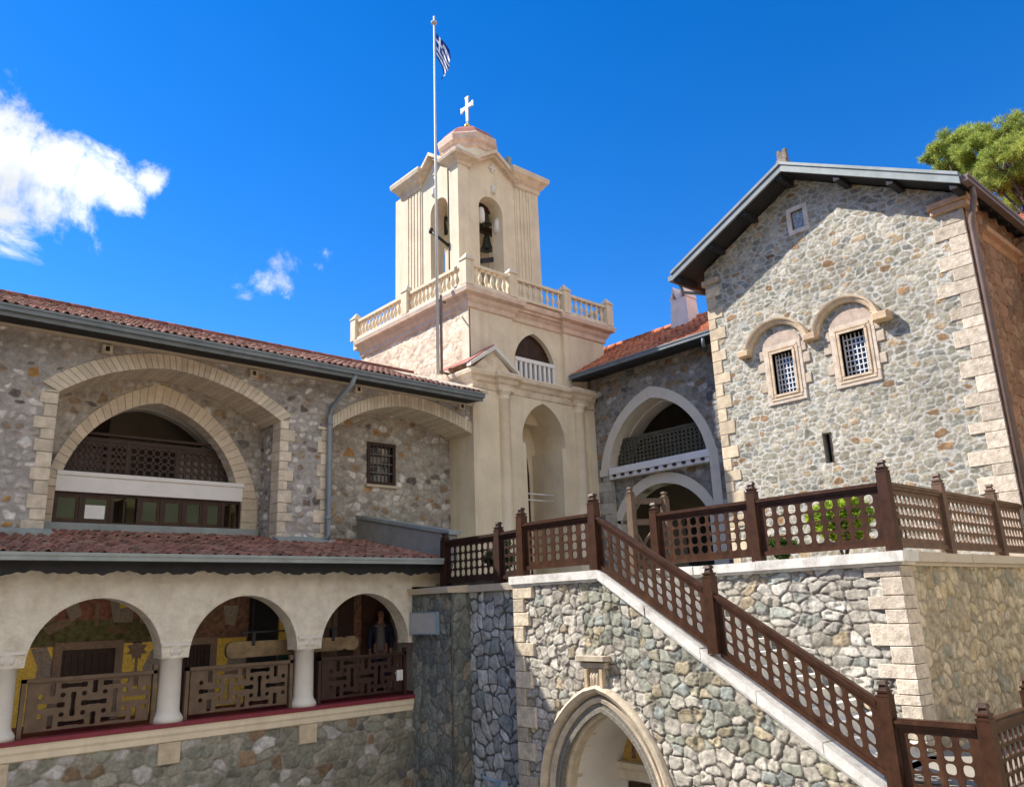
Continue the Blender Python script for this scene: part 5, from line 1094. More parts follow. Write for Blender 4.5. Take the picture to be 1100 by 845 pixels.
# doorway
mb = MB(); pfull = [(8.13, zC)] + [(8.13, -2.95)] + pin[1:-1] + [(9.94, -2.95), (9.94, zC)]
prf = [(0, -.42), (0, -.12), (.03, -.09), (.06, -.09), (.08, -.015), (.13, -.005), (.15, -.06), (.19, -.065), (.21, .02), (.28, .045), (.30, -.01), (.34, -.005), (.36, .09), (.42, .13), (.46, .10), (.475, .06), (.475, -.02)]
moulded(mb, FX(xW), resample(pfull, 90), prf, 90, 0, (.56,.475,.355)); mb.build('door_moulding', M['ashlar'], ter)
mb = MB()
a_ = resample(pfull, 60); o_ = offset_poly(a_, .08)
ring(mb, FX(xW+.3), a_+(0,0), o_, 60, -1.1, 0); mb.build('porch_vault', M['white_plaster'], ter)
mb = MB(); mb.box(xW+1.38, xW+1.5, 7.7, 10.4, zC, -1.5); mb.build('porch_back', M['white_plaster'], ter)
xd = xW+1.38
mb = MB(); lun = arc((8.25, -2.55), (9.85, -2.55), .72, 20); mb.prism(FX(xd), lun, [], 0.002, .03); ln = mb.build('mosaic_lunette', mat('yellow_mosaic', (.50,.33,.09), .6, .35, 20.), ter)
mb = MB(); cy0, cz0 = 9.15, -2.22
mb.prism(FX(xd), [(cy0+.33*math.cos(k*PI/12), cz0+.33*math.sin(k*PI/12)) for k in range(24)], [[(cy0+.25*math.cos(k*PI/12), cz0+.25*math.sin(k*PI/12)) for k in range(24)]], .031, .04); mb.build('teal_ring', mat('teal_mosaic', (.05,.16,.15), .6, .3, 20.), ln)
mb = MB(); mb.prism(FX(xd), [(cy0+.24*math.cos(k*PI/12), cz0+.24*math.sin(k*PI/12)) for k in range(24)], [], .031, .036); mb.prism(FX(xd), [(9.55, -2.5), (9.65, -2.5), (9.63, -2.3), (9.58, -2.26)], [], .031, .036); mb.build('painted_disc', M['fresco'], ln)
mb = MB(); cornice(mb, [(xd, 9.98), (xd, 8.15)], [(0, -2.86), (.06, -2.84), (.08, -2.70), (.14, -2.64), (.16, -2.56), (0, -2.55)]); mb.build('door_lintel', M['stucco'], ter)
mb = MB(); mb.box(xd-.05, xd-.005, 8.35, 9.75, zC, -2.87)
for k in range(5): mb.box(xd-.08, xd-.05, 8.45+k*.26, 8.45+k*.26+.2, zC+.2, -2.95)
mb.build('door', M['wood'], ter)
# niche relief above the doorway
mb = MB(); mb.cblock(FX(xW), [(8.74, -.845), (9.40, -.845), (9.40, -.765), (8.74, -.765)], -.05, .17, .03, 0, (.46,.39,.30)); mb.cblock(FX(xW), [(8.80, -.95), (9.34, -.95), (9.34, -.865), (8.80, -.865)], -.05, .10, .02, 0, (.46,.39,.30))
mb.cblock(FX(xW), [(8.88, -1.30), (8.94, -1.30), (8.94, -.955), (8.88, -.955)], -.05, .10, .012, 0, (.52,.42,.29)); mb.cblock(FX(xW), [(9.20, -1.30), (9.26, -1.30), (9.26, -.955), (9.20, -.955)], -.05, .10, .012, 0, (.52,.42,.29)); mb.cblock(FX(xW), [(8.945, -1.30), (9.195, -1.30), (9.195, -.955), (8.945, -.955)], -.05, .045, .006, 0, (.40,.33,.24))
for y, r in ((9.01, .035), (9.07, .045), (9.13, .035)): mb.lathe([(.01, 0), (r, .03), (r*.8, .15), (r*1.1, .20), (.01, .25)], (xW-.055, y, -1.27), 8, 0, (.50,.42,.31))
mb.build('carved_niche', M['ashlar'], ter)
# low wall towards the gallery
xp1, xp2, yq_ = 9.715, 10.2, 12.85
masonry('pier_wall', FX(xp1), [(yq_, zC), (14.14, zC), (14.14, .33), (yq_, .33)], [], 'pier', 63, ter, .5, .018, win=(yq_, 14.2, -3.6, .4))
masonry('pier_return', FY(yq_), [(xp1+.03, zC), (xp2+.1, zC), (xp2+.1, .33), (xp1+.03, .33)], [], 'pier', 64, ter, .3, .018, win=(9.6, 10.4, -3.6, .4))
masonry('low_wall', FX(xp2), [(10.9, zC), (yq_-.01, zC), (yq_-.01, .33), (10.9, .33)], [], 'low', 65, ter, .5, .018, win=(10.9, 12.9, -3.6, .4))
mb = MB(); mb.hexa([(9.60, 12.78, .335), (10.1, 12.78, .335), (10.1, 14.2, .335), (9.60, 14.2, .335), (9.56, 12.76, .44), (10.1, 12.76, .48), (10.1, 14.2, .48), (9.56, 14.2, .44)]); mb.build('low_coping', M['coping_stone'], ter)
mb = MB(); mb.hexa([(10.08, 10.95, .335), (10.6, 10.95, .335), (10.6, 12.83, .335), (10.08, 12.83, .335), (10.05, 10.95, .46), (10.6, 10.95, .50), (10.6, 12.76, .50), (10.05, 12.76, .46)]); mb.build('low_coping', M['coping_stone'], ter)
# landing and sloping copings
mb = MB(); rc = random.Random(4)
for a, b in ((8.86, 9.95), (9.955, 11.0)): mb.box(9.61+rc.uniform(-.008, .008), 10.0, a, b, .405, .545+rc.uniform(-.006, .006))
mb.box(9.645, 10.0, 8.9, 10.97, .36, .4049)
ys_ = [8.86, 7.95, 7.02, 6.2, 5.35, yend]
for i in range(5):
    a, b = ys_[i+1]+.007, ys_[i]-.007; e_ = rc.uniform(-.008, .008); t = rc.uniform(-.006, .006); za_, zb_ = ct(a), ct(b)
    mb.hexa([(9.61+e_, a, za_+.006), (10.0, a, za_+.006), (10.0, b, zb_+.006), (9.61+e_, b, zb_+.006), (9.61+e_, a, za_+.152+t), (10.0, a, za_+.152+t), (10.0, b, zb_+.152+t), (9.61+e_, b, zb_+.152+t)])
y0_, y1_2 = 8.86, yend
mb.hexa([(9.65, y1_2, ct(y1_2)-.045), (10.0, y1_2, ct(y1_2)-.045), (10.0, y0_, .355), (9.65, y0_, .355), (9.65, y1_2, ct(y1_2)+.005), (10.0, y1_2, ct(y1_2)+.005), (10.0, y0_, .405), (9.65, y0_, .405)])
mb.box(9.61, 10.0, 3.36, yend, ct(yend)+.005, ct(yend)+.15)
mb.build('stair_coping', M['marble'], ter)
# flight
mb = MB(); n = 16; yt, yb2 = 8.85, 4.75; zl = -2.05
for i in range(n):
    y1 = yt-(yt-yb2)*i/n; y0 = yt-(yt-yb2)*(i+1)/n; z1 = zT-(zT-zl)*(i+1)/n
    mb.box(9.95, 11.5, y0-.02, y1, z1-.3, z1)
mb.build('steps', M['marble'], ter)
mb = MB(); mb.box(9.95, 18.2, 8.85, 11.0, zT-.25, zT-.01); mb.box(10.3, 18.2, 11.0, 16.5, zT-.25, zT-.01); mb.box(11.5, 17.3, 4.95, 8.85, zT-.25, zT-.012); mb.build('terrace_floor', M['pave'], ter)
mb = MB(); mb.box(9.9, 18, 3.5, 4.9, zl-.2, zl); mb.box(9.9, 11.5, 4.6, 5.2, zl-.2, zl-.003); mb.build('lower_landing', M['pave'], ter)
masonry('landing_wall', FY(3.5), [(9.72, zC), (18, zC), (18, ct(yend)), (9.72, ct(yend))], [], 'ret', 67, ter, .4, .05)
# terrace wall behind the stair, and its return
masonry('terrace_wall', FX(xW2), [(yWr+.03, -3.2), (9.6, -3.2), (9.6, .43), (yWr+.03, .43)], [], 'terr', 71, ter, .4, .0165, win=(4.8, 9.6, -2.4, .5))
mb = MB(); quoins(mb, FX(xW2), yWr-.03, -2.3, .386, 1, (.13,.30), (.58,.30), -.34, .05, (.60,.52,.42), 23, .28); mb.build('corner_quoins', M['rough_ashlar'], ter)
masonry('return_wall', FY(yWr), [(xW2+.3, -3.2), (18., -3.2), (18., .43), (xW2+.3, .43)], [], 'ret', 73, ter, .4, .018, win=(11.5, 18, -2.4, .5))
mb = MB()
for a, b in ((yWr-.12, 5.9), (5.906, 7.1), (7.106, 8.3), (8.306, 9.6)): mb.box(xW2-.12+rc.uniform(-.01, .01), xW2+.4, a, b, .436, .575+rc.uniform(-.006, .006))
mb.box(xW2-.06, xW2+.4, yWr-.06, 9.6, .39, .435); mb.build('terrace_coping', M['marble'], ter)
mb = MB()
for i in range(6): mb.box(xW2+.402+i*1.02, xW2+1.416+i*1.02, yWr-.11+rc.uniform(-.01, .01), yWr+.4, .436, .570+rc.uniform(-.006, .006))
mb.box(xW2+.401, 18., yWr-.06, yWr+.4, .38, .435); mb.build('return_coping', M['coping_stone'], ter)

# ------------------------------------------------------------------ brown timber railings
def post_mb(h, s=.085):
    mb = MB()
    t = s*.86
    mb.hexa([(-s,-s,0),(s,-s,0),(s,s,0),(-s,s,0),(-t,-t,h-.17),(t,-t,h-.17),(t,t,h-.17),(-t,t,h-.17)])
    f = MB()
    f.box(-t*1.06, t*1.06, -t*1.06, t*1.06, h-.17, h-.15); f.box(-t*.82, t*.82, -t*.82, t*.82, h-.15, h-.12); f.box(-t*.98, t*.98, -t*.98, t*.98, h-.12, h-.10)
    f.hexa([(-t*.7,-t*.7,h-.10),(t*.6,-t*.7,h-.10),(t*.6,t*.7,h-.10),(-t*.6,t*.7,h-.10),(-t*.5,-t*.5,h-.04),(t*.5,-t*.5,h-.04),(t*.5,t*.5,h-.04),(-t*.5,t*.5,h-.04)])
    f.hexa([(-t*.78,-t*.78,h-.04),(t*.78,-t*.78,h-.04),(t*.78,t*.78,h-.04),(-t*.78,t*.78,h-.04),(-t*.6,-t*.6,h),(t*.6,-t*.6,h),(t*.6,t*.6,h),(-t*.6,t*.6,h)])
    return mb, f
def railing(label, posts, panels, group='brown timber railings of the terrace', wood=None):
    """posts: (x, y, z, height); panels: (P, Q, zbottom offsets, height, nu, nv, slope)"""
    wood = wood or M['wood']
    g = thing('wooden_railing', label, 'railing', posts[0][:3], group)
    for x, y, z, h in posts:
        mb, f = post_mb(h); o = protopart('post', mb, wood, g, (x, y, z)); f.build('finial', wood, o, np.zeros(3))
    for (p, q, h, nu, nv, *hr_) in panels:
        p = np.array(p, float); q = np.array(q, float); d = q-p; d[2] = 0; d /= np.linalg.norm(d); w = np.array([-d[1], d[0], 0]); up = np.array([0, 0, 1.])
        a, b = p+d*.09*1, q-d*.09
        sl_ = (q[2]-p[2])/np.linalg.norm((q-p)[:2]); a[2] = p[2]+sl_*.09; b[2] = q[2]-sl_*.09
        if np.linalg.norm(b-a) < .05: continue
        mb = MB(); pierced(mb, a+up*.06, b+up*.06, b+up*(h-.05), a+up*(h-.05), nu, nv, .022, .07, .05, .05, hr_[0] if hr_ else .42, 3., 0, 16); mb.build('pierced_panel', wood, g)
        for z0_, z1_, hw in ((h-.05, h-.01, .05), (h-.01, h+.02, .065), (h+.02, h+.04, .045)):
            pass
        mb = MB()
        for z0_, z1_, hw in ((h-.055, h-.015, .045), (h-.015, h+.018, .068), (h+.018, h+.04, .045)):
            c = [a-w*hw, b-w*hw, b+w*hw, a+w*hw]; mb.hexa([r_+up*z0_ for r_ in c]+[r_+up*z1_ for r_ in c])
        mb.build('handrail', wood, g)
        mb = MB(); c = [a-w*.04, b-w*.04, b+w*.04, a+w*.04]; mb.hexa([r_+up*.0 for r_ in c]+[r_+up*.065 for r_ in c]); mb.build('bottom_rail', wood, g)
    return g
xr = 9.72; xs_ = 10.2
railing('dark shaded lattice railing on the low wall beside the grey parapet', [(xs_, 13.66, .48, 1.10), (xs_, 11.92, .48, 1.15)], [((xs_, 13.66, .54), (xs_, 11.92, .54), .84, 8, 4), ((xs_, 11.92, .54), (xs_, 11.2, .56), .84, 3, 4)], wood=mat('shade_darkened_wood', (.034,.015,.010), .5, .3, 6., spec=.25))  # brown wood darkened further, the shade on this run put into its colour
railing('sunlit lattice railing on the stair landing left of the tall post', [(xr, 10.72, .545, 1.2), (xr, 8.95, .545, 1.23)], [((xr, 10.72, .64), (xr, 8.95, .64), .78, 7, 4)])
sb = lambda y: .62-(8.95-y)*.612
railing('long lattice railing sloping down the stone stair', [(xr, 6.82, sb(6.82)-.02, 1.19), (xr, 4.56, sb(4.56)-.06, 1.16)], [((xr, 8.95, sb(8.95)), (xr, 6.82, sb(6.82)), .80, 11, 4), ((xr, 6.82, sb(6.82)), (xr, 4.56, sb(4.56)), .80, 12, 4)])
zq = ct(yend)+.15
railing('short lattice railing with big holes on the lower landing at the foot of the stair', [(xr, 3.52, zq, 1.05)], [((xr, 4.56, zq+.04), (xr, 3.52, zq+.04), .76, 4, 4)])
railing('lattice railing seen almost edge on at the lower right corner', [(11.2, 3.52, zq, 1.2), (13.2, 3.52, zq, 1.2)], [((xr, 3.52, zq+.04), (11.2, 3.52, zq+.04), .80, 7, 4), ((11.2, 3.52, zq+.04), (13.2, 3.52, zq+.04), .80, 9, 4)])
xq = 11.56; yq = 4.98
railing('sunlit lattice railing along the terrace edge above the stair', [(xq, 9.15, .575, 1.18), (xq, 7.13, .575, 1.27), (xq, yq, .575, 1.30)], [((xq, 9.15, .66), (xq, 7.13, .66), .86, 9, 4), ((xq, 7.13, .66), (xq, yq, .66), .86, 9, 4)])
railing('lattice railing on the terrace return below the gabled building', [(13.5, yq, .575, 1.26), (15.82, yq, .575, 1.26)], [((xq, yq, .64), (13.5, yq, .64), .88, 11, 4), ((13.5, yq, .64), (15.82, yq, .64), .88, 12, 4), ((15.82, yq, .64), (17.25, yq, .64), .88, 7, 4)], wood=mat('worn_brown_wood', (.14,.085,.055), .5, .3, 6., spec=.35))
# gate frame at the head of the stair
g0 = at(682, 600, 0, 12.3); g1 = at(719, 600, 0, 12.9)
gt = thing('wooden_gate', 'brown timber gate with curved brace standing on the terrace before the lower arch', 'gate', (g0[0], g0[1], zT))
tz0 = at(682, 522, 0, 12.3)[2]; tz1 = at(719, 527, 0, 12.9)[2]
for p, tz in ((g0, tz0), (g1, tz1)):
    mb, f = post_mb(tz-zT, .075); o = protopart('post', mb, M['wood_dull'], gt, (p[0], p[1], zT)); f.build('finial', M['wood_dull'], o, np.zeros(3))
mb = MB()
for z in (tz0-.34, tz0-.75, zT+.15):
    d = (g1-g0)*np.array([1,1,0]); d /= np.linalg.norm(d); w = np.array([-d[1], d[0], 0])*.035; c = [g0-w, g1-w, g1+w, g0+w]
    mb.hexa([(p[0], p[1], z) for p in c]+[(p[0], p[1], z+.11) for p in c])
mb.tube([(*(g0*(1-t)+g1*t)[:2], tz0-.75-.5*math.sin(t*PI)) for t in np.linspace(0, 1, 9)], .03, 6); mb.tube([(*(g0*(1-t)+g1*t)[:2], zT+.3+.9*t) for t in (0, 1)], .03, 6); mb.build('rails', M['wood_dull'], gt)

# ------------------------------------------------------------------ small things
y0, z0 = 14.03, -.46
mb = MB(); mb.box(xp1-.085, xp1-.02, 13.22, 14.10, -.43, -.03); o = solo('wall_plaque', mb, M['plaque'], 'blank grey rectangular plaque fixed on the shaded stone pier', 'plaque', (xp1-.05, 13.6, -.43))
mb = MB()
for q in ((13.22, 14.10, -.45, -.43), (13.22, 14.10, -.03, -.01), (13.20, 13.22, -.45, -.01), (14.10, 14.12, -.45, -.01)): mb.box(xp1-.095, xp1-.02, q[0], q[1], q[2], q[3])
fr_ = mb.build('plaque_frame', M['blue_metal'], o, np.array((xp1-.05, 13.6, -.43)))
st = thing('metal_stand', 'blue grey metal stand with curved end by the foot of the shaded wall', 'stand', (9.35, 11.2, zC))
mb = MB(); mb.box(9.25, 9.4, 10.95, 11.15, -3.1, -2.76); mb.box(9.28, 9.38, 11.0, 11.1, zC, -3.1); mb.build('box', M['blue_metal'], st)
mb = MB(); mb.tube([(9.33, 11.15, -2.78), (9.33, 11.48, -2.76), (9.33, 11.54, -2.72), (9.33, 11.50, -2.68)], .03, 8); mb.build('curved_arm', M['blue_metal'], st)

# ------------------------------------------------------------------ plants
def leaves(mb, centres, radii, n, size, cols, seed, needle=False, flat=.8):
    rs = np.random.RandomState(seed); C_ = np.array(centres); R_ = np.array(radii)
    k = rs.choice(len(C_), n, p=(R_**2)/(R_**2).sum()); d = rs.randn(n, 3); d /= np.linalg.norm(d, axis=1)[:,None]
    r = rs.rand(n)**.45; P = C_[k]+d*(R_[k]*r)[:,None]*np.array([1, 1, flat])
    t = d*(.7 if needle else .3)+rs.randn(n, 3)*.7+np.array([0, 0, .35 if needle else .1]); t /= np.linalg.norm(t, axis=1)[:,None]
    b = np.cross(t, rs.randn(n, 3)); b /= np.linalg.norm(b, axis=1)[:,None]
    L_ = size*rs.uniform(.6, 1.3, n); w = L_*(.075 if needle else .42)
    A = P-b*w[:,None]; B = P+b*w[:,None]; T = P+t*L_[:,None]
    bt = P-t*L_[:,None]*.5
    V = np.stack([bt, B, T, A], 1).reshape(-1, 3); F = np.arange(n*4).reshape(n, 4)
    col = np.array(cols)[rs.choice(len(cols), n)]*rs.uniform(.75, 1.25, n)[:,None]*rs.uniform(.85, 1.15, len(C_))[k][:,None]
    mb.add(V, F, 0, np.repeat(col, 4, 0))
def pine(dist, trunk, lobes, seed, lab, n):
    rs = random.Random(seed); b = at(*trunk, 0, dist); x, y = b[0], b[1]; z = -2.; zt = b[2]
    t = thing('pine_tree', lab, 'tree', (x, y, z), 'pines behind the gabled building')
    tr = [(x, y, z), (x+.15, y+.1, z+(zt-z)*.5), (x-.1, y-.1, z+(zt-z)*.8), (x, y, zt)]
    mb = MB(); mb.tube(tr, [.34, .27, .2, .06], 10); cs = []; rd = []
    for px, py, r in lobes:
        c = at(px, py, 0, dist*rs.uniform(.96, 1.05)); R_ = r*.0465*dist/36.
        f = rs.uniform(.62, .85); p0 = np.array([x, y, z+(zt-z)*f]); m_ = (p0+c)/2+np.array([rs.uniform(-.3, .3), rs.uniform(-.3, .3), -.25])
        mb.tube([p0, m_, c], [.09, .065, .03], 6)
        for k in range(13):
            d = np.array([rs.gauss(0, 1), rs.gauss(0, 1), rs.gauss(0, 1)]); d /= np.linalg.norm(d); q = c+d*R_*rs.uniform(.3, .95)*np.array([1.1, 1.1, .8]); mb.tube([c+(m_-c)*.2, q], [.022, .008], 5); cs.append(q); rd.append(R_*rs.uniform(.26, .5))
    mb.build('trunk', M['bark'], t)
    mb = MB(); leaves(mb, cs, rd, n, .19, [(.33,.40,.08), (.40,.46,.11), (.23,.31,.06), (.48,.51,.13)], seed, True, .7)
    mb.build('crown', M['needles'], t, recalc=False)
pine(36., (1032, 150), [(1003, 168, 11), (1016, 160, 13), (1030, 148, 14), (1047, 143, 13), (1042, 165, 17), (1022, 176, 14), (1060, 158, 12), (1012, 184, 12), (1054, 182, 16), (1035, 190, 14)], 5, 'spreading pine showing left of the other behind the gable roof', 24000)
pine(33., (1096, 135), [(1064, 168, 13), (1072, 150, 13), (1080, 136, 12), (1065, 190, 14), (1074, 172, 15), (1082, 152, 14), (1095, 138, 15), (1110, 128, 18), (1080, 192, 18), (1098, 165, 18), (1114, 152, 20), (1096, 198, 20), (1116, 184, 20), (1070, 200, 13), (1130, 140, 20), (1135, 175, 20), (1112, 212, 18), (1090, 215, 16)], 8, 'taller bright green pine at the right edge behind the gable roof', 34000)
def shrub(x, y, z, r, h, lab, cols, n, seed, size=.07):
    t = thing('shrub', lab, 'shrub', (x, y, z), 'plants on the terrace'); rs = random.Random(seed)
    mb = MB(); cs = []; rd = []
    for i in range(9):
        a = rs.uniform(0, 2*PI); p = np.array([x+r*.7*math.cos(a)*rs.random(), y+r*.7*math.sin(a)*rs.random(), z+h*rs.uniform(.35, .85)]); mb.tube([(x, y, z), (x+(p[0]-x)*.5, y+(p[1]-y)*.5, z+h*.3), p], [.02, .012, .006], 5); cs.append(p); rd.append(r*rs.uniform(.35, .6))
    mb.build('stems', M['bark'], t); mb = MB(); leaves(mb, cs, rd, n, size, cols, seed); mb.build('foliage', M['leaves'], t, recalc=False)
lime = [(.36,.47,.04), (.26,.40,.04), (.44,.52,.07), (.16,.26,.03)]; grn = [(.07,.13,.025), (.05,.10,.02), (.1,.16,.04)]
c = at(902, 556, 0, 13.6); shrub(13.6, c[1], zT, .66, 1.25, 'bright lime green shrub behind the terrace railing, in full sun', lime, 6500, 3)
c = at(842, 592, 0, 13.0); shrub(13.0, c[1], zT, .3, .45, 'small low green plant behind the terrace railing, left of the lime shrub', grn, 1500, 4)
c = at(535, 590, 0, 11.2); shrub(11.2, c[1], zT-.02, .38, .9, 'green plant behind the shaded railing at the foot of the tower', grn, 2200, 6)
c = at(565, 838, 0, 9.35); shrub(9.35, c[1], zC, .28, c[2]-zC+.25, 'yellow green shrub tip at the bottom edge beside the doorway', [(.28,.25,.05), (.2,.22,.04)], 3000, 7)

# unseen wing added on the far left to block low sky light
ww = thing('sky_block_wing', 'tall unseen rubble wing added left of the courtyard to block sky light', 'building', (-13, 4, zC))
fe = lambda u, v, w: np.stack([-13+w, u, v], -1)
mb = MB(); mb.prism(fe, [(-3.9, zC), (16., zC), (16., 7.), (-3.9, 7.)], [[(y, z), (y+1, z), (y+1, z+1.8), (y, z+1.8)] for y in (-1, 3, 7, 11) for z in (-3.5, .3, 3.6)], -.5, 0); mb.build('wall', M['dark_room'], ww)
mb = MB(); mb.box(-13.5, -13.45, -3.9, 16, zC, 6.9); mb.build('dark_rooms', M['iron'], ww)
mb = MB(); tiles(mb, (-12.5, -4, 7.), (0, 1, 0), np.array([-1, 0, .4])/math.hypot(1, .4), 20, 5., .5, .6, (.30,.12,.09), .3, 35); mb.build('tile_roof', M['tile'], ww, recalc=False)
# added wing behind the viewer, unseen: its sunlit front bounces light into the shade
opp = thing('bounce_wing', 'long unseen cream plastered wing added opposite the arcade to bounce sunlight', 'building', (6, -4, zC))
mb = MB(); hl = [[(x, .0), (x+.9, .0), (x+.9, 1.6), (x, 1.6)] for x in np.arange(-18, 34, 4.)] + [[(x, -4.), (x+.9, -4.), (x+.9, -2.), (x, -2.)] for x in np.arange(-18, 34, 4.)]
fo = lambda u, v, w: np.stack([u, -4+w, v], -1)
mb.prism(fo, [(-24, zC), (40, zC), (40, 2.6), (-24, 2.6)], hl, -.5, 0); mb.build('wall', mat('cream_render', (.74,.64,.48), .9, .1, 1.5, .004, 20.), opp)
mb = MB(); mb.box(-24, 40, -4.4, -4.35, zC, 2.5); mb.build('dark_rooms', M['dark_room'], opp)
mb = MB(); tiles(mb, (40, -3.5, 2.6), (-1, 0, 0), np.array([0, -1, .4])/math.hypot(1, .4), 64, 5., .5, .6, (.40,.14,.09), .3, 33); mb.build('tile_roof', M['tile'], opp, recalc=False)
# ================================================================== LIGHT, SKY, CAMERA
S = np.array([.74, -1.0, -1.27]); S /= np.linalg.norm(S)       # direction the sunlight travels
sun = bpy.data.lights.new('sun', 'SUN'); sun.energy = SUN_E; sun.angle = math.radians(.53); sun.color = (1., .93, .83)
so = bpy.data.objects.new('sun', sun); C.objects.link(so); so.rotation_euler = Vector(S).to_track_quat('-Z', 'Y').to_euler(); so.location = (-20, 30, 40)
world = bpy.data.worlds.new('World'); bpy.context.scene.world = world; world.use_nodes = True; nt = world.node_tree; L = nt.links.new
bg = nt.nodes['Background']
sky = nn(nt, 'ShaderNodeTexSky', sky_type='NISHITA'); sky.sun_disc = False
sky.sun_elevation = math.asin(-S[2]); az = math.atan2(-S[0], -S[1]); sky.sun_rotation = az
sky.altitude = 1300; sky.air_density = 1.0; sky.dust_density = .1; sky.ozone_density = 3.
bg.inputs['Strength'].default_value = SKY_S
tc = nn(nt, 'ShaderNodeTexCoord'); D = tc.outputs['Generated']
gm = nn(nt, 'ShaderNodeHueSaturation'); gm.inputs['Saturation'].default_value = SKY_SAT; gm.inputs['Value'].default_value = SKY_V; gm.inputs['Hue'].default_value = SKY_H
L(sky.outputs['Color'], gm.inputs['Color'])
# clouds: soft puffs placed by direction, broken up with noise
no = nn(nt, 'ShaderNodeTexNoise'); no.inputs['Scale'].default_value = 11.; no.inputs['Detail'].default_value = 12; no.inputs['Roughness'].default_value = .66; no.inputs['Distortion'].default_value = .35; L(D, no.inputs['Vector'])
acc = None
for px, py, r, w in ((-40,192,98,1.2),(10,172,64,1.2),(55,178,56,1.2),(95,193,46,1.1),(50,222,60,1.1),(15,235,60,1.1),(125,205,34,1.05),(160,194,22,.85),(20,268,30,.62),(60,262,34,.6),(100,262,26,.5),(22,138,42,1.05),(306,276,26,.64),(288,306,24,.60),(264,322,19,.58),(302,305,22,.54),(278,330,10,.5),(352,273,20,.62),(341,283,13,.55)):
    d = ray(px, py); d /= np.linalg.norm(d)
    vd = nn(nt, 'ShaderNodeVectorMath', operation='DISTANCE'); L(D, vd.inputs[0]); vd.inputs[1].default_value = tuple(d)
    mr = nn(nt, 'ShaderNodeMapRange', interpolation_type='SMOOTHSTEP'); mr.inputs['From Min'].default_value = 0; mr.inputs['From Max'].default_value = r/FPX*1.35; mr.inputs['To Min'].default_value = w; mr.inputs['To Max'].default_value = 0
    L(vd.outputs['Value'], mr.inputs['Value'])
    if acc is None: acc = mr.outputs['Result']
    else:
        mx = nn(nt, 'ShaderNodeMath', operation='MAXIMUM'); L(acc, mx.inputs[0]); L(mr.outputs['Result'], mx.inputs[1]); acc = mx.outputs[0]
m1 = nn(nt, 'ShaderNodeMath', operation='MULTIPLY_ADD'); L(no.outputs['Fac'], m1.inputs[0]); m1.inputs[1].default_value = 2.9; m1.inputs[2].default_value = -1.70
m2 = nn(nt, 'ShaderNodeMath', operation='ADD'); L(acc, m2.inputs[0]); L(m1.outputs[0], m2.inputs[1])
gate = nn(nt, 'ShaderNodeMath', operation='GREATER_THAN'); L(acc, gate.inputs[0]); gate.inputs[1].default_value = .001
mk = nn(nt, 'ShaderNodeMapRange', interpolation_type='SMOOTHSTEP'); mk.inputs['From Min'].default_value = .12; mk.inputs['From Max'].default_value = .8; L(m2.outputs[0], mk.inputs['Value'])
mm = nn(nt, 'ShaderNodeMath', operation='MULTIPLY'); L(mk.outputs['Result'], mm.inputs[0]); L(gate.outputs[0], mm.inputs[1])
n2 = nn(nt, 'ShaderNodeTexNoise'); n2.inputs['Scale'].default_value = 7.; n2.inputs['Detail'].default_value = 6; L(D, n2.inputs['Vector'])
cc = nn(nt, 'ShaderNodeMapRange'); cc.inputs['From Min'].default_value = .38; cc.inputs['From Max'].default_value = .6; cc.inputs['To Min'].default_value = CLOUD*.6; cc.inputs['To Max'].default_value = CLOUD; L(n2.outputs['Fac'], cc.inputs['Value'])
cv = nn(nt, 'ShaderNodeVectorMath', operation='SCALE'); cv.inputs[0].default_value = (.93, .97, 1.); L(cc.outputs['Result'], cv.inputs['Scale'])
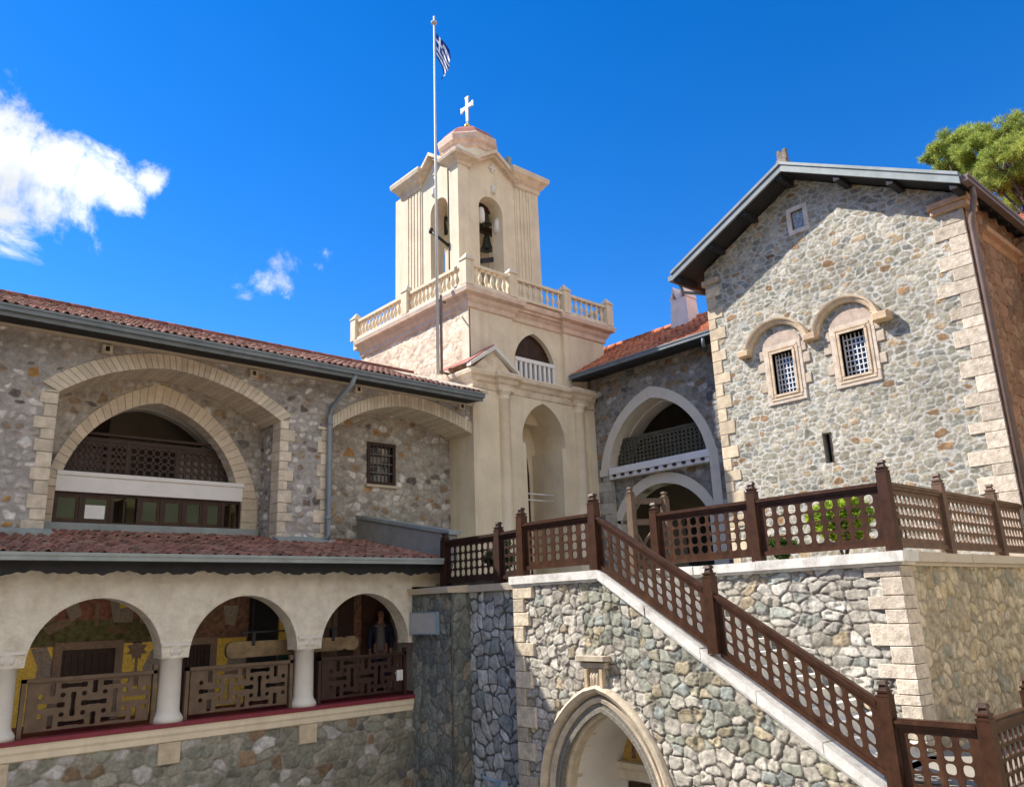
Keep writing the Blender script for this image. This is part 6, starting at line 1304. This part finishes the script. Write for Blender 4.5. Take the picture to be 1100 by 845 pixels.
# broken cloud added in the unseen sky behind the viewer to fill the shade
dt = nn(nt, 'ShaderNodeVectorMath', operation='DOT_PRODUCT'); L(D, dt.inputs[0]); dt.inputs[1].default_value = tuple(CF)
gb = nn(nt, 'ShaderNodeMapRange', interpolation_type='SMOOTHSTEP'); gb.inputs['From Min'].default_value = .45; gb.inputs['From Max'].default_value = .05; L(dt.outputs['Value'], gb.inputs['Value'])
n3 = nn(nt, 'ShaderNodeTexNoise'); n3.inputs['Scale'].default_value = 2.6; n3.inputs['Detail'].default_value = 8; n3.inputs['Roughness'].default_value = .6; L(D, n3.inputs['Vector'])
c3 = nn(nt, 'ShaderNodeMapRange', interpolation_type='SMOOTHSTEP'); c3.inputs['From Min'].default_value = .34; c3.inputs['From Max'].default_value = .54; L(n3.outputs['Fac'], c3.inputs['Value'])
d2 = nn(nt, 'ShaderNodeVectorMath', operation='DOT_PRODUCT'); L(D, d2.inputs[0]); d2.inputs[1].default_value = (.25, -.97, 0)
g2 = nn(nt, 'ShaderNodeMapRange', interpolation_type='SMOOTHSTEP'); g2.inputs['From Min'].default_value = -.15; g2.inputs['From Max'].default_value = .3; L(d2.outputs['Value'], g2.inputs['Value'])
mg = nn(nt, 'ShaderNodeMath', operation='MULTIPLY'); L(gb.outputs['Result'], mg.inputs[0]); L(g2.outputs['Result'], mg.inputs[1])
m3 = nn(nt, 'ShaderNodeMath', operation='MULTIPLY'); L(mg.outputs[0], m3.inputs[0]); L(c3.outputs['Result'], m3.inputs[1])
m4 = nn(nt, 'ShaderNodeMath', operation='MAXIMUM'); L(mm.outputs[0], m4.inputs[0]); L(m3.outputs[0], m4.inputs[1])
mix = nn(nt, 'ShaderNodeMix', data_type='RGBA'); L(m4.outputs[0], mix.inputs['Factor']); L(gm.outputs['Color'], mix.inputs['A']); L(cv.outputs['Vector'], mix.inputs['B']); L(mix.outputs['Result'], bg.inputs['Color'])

cam = bpy.data.cameras.new('camera'); co = bpy.data.objects.new('camera', cam); C.objects.link(co)
mtx = Matrix(((CR[0], CU[0], -CF[0], 0), (CR[1], CU[1], -CF[1], 0), (CR[2], CU[2], -CF[2], 0), (0, 0, 0, 1))); co.matrix_world = mtx
cam.sensor_width = 36.; cam.lens = 36*FPX/1100; cam.clip_end = 3000; cam.clip_start = .1
sc = bpy.context.scene; sc.camera = co
sc.view_settings.view_transform = 'Standard'; sc.view_settings.look = 'None'; sc.view_settings.exposure = EXPO; sc.view_settings.gamma = 1.
sc.cycles.max_bounces = 8; sc.cycles.diffuse_bounces = 5
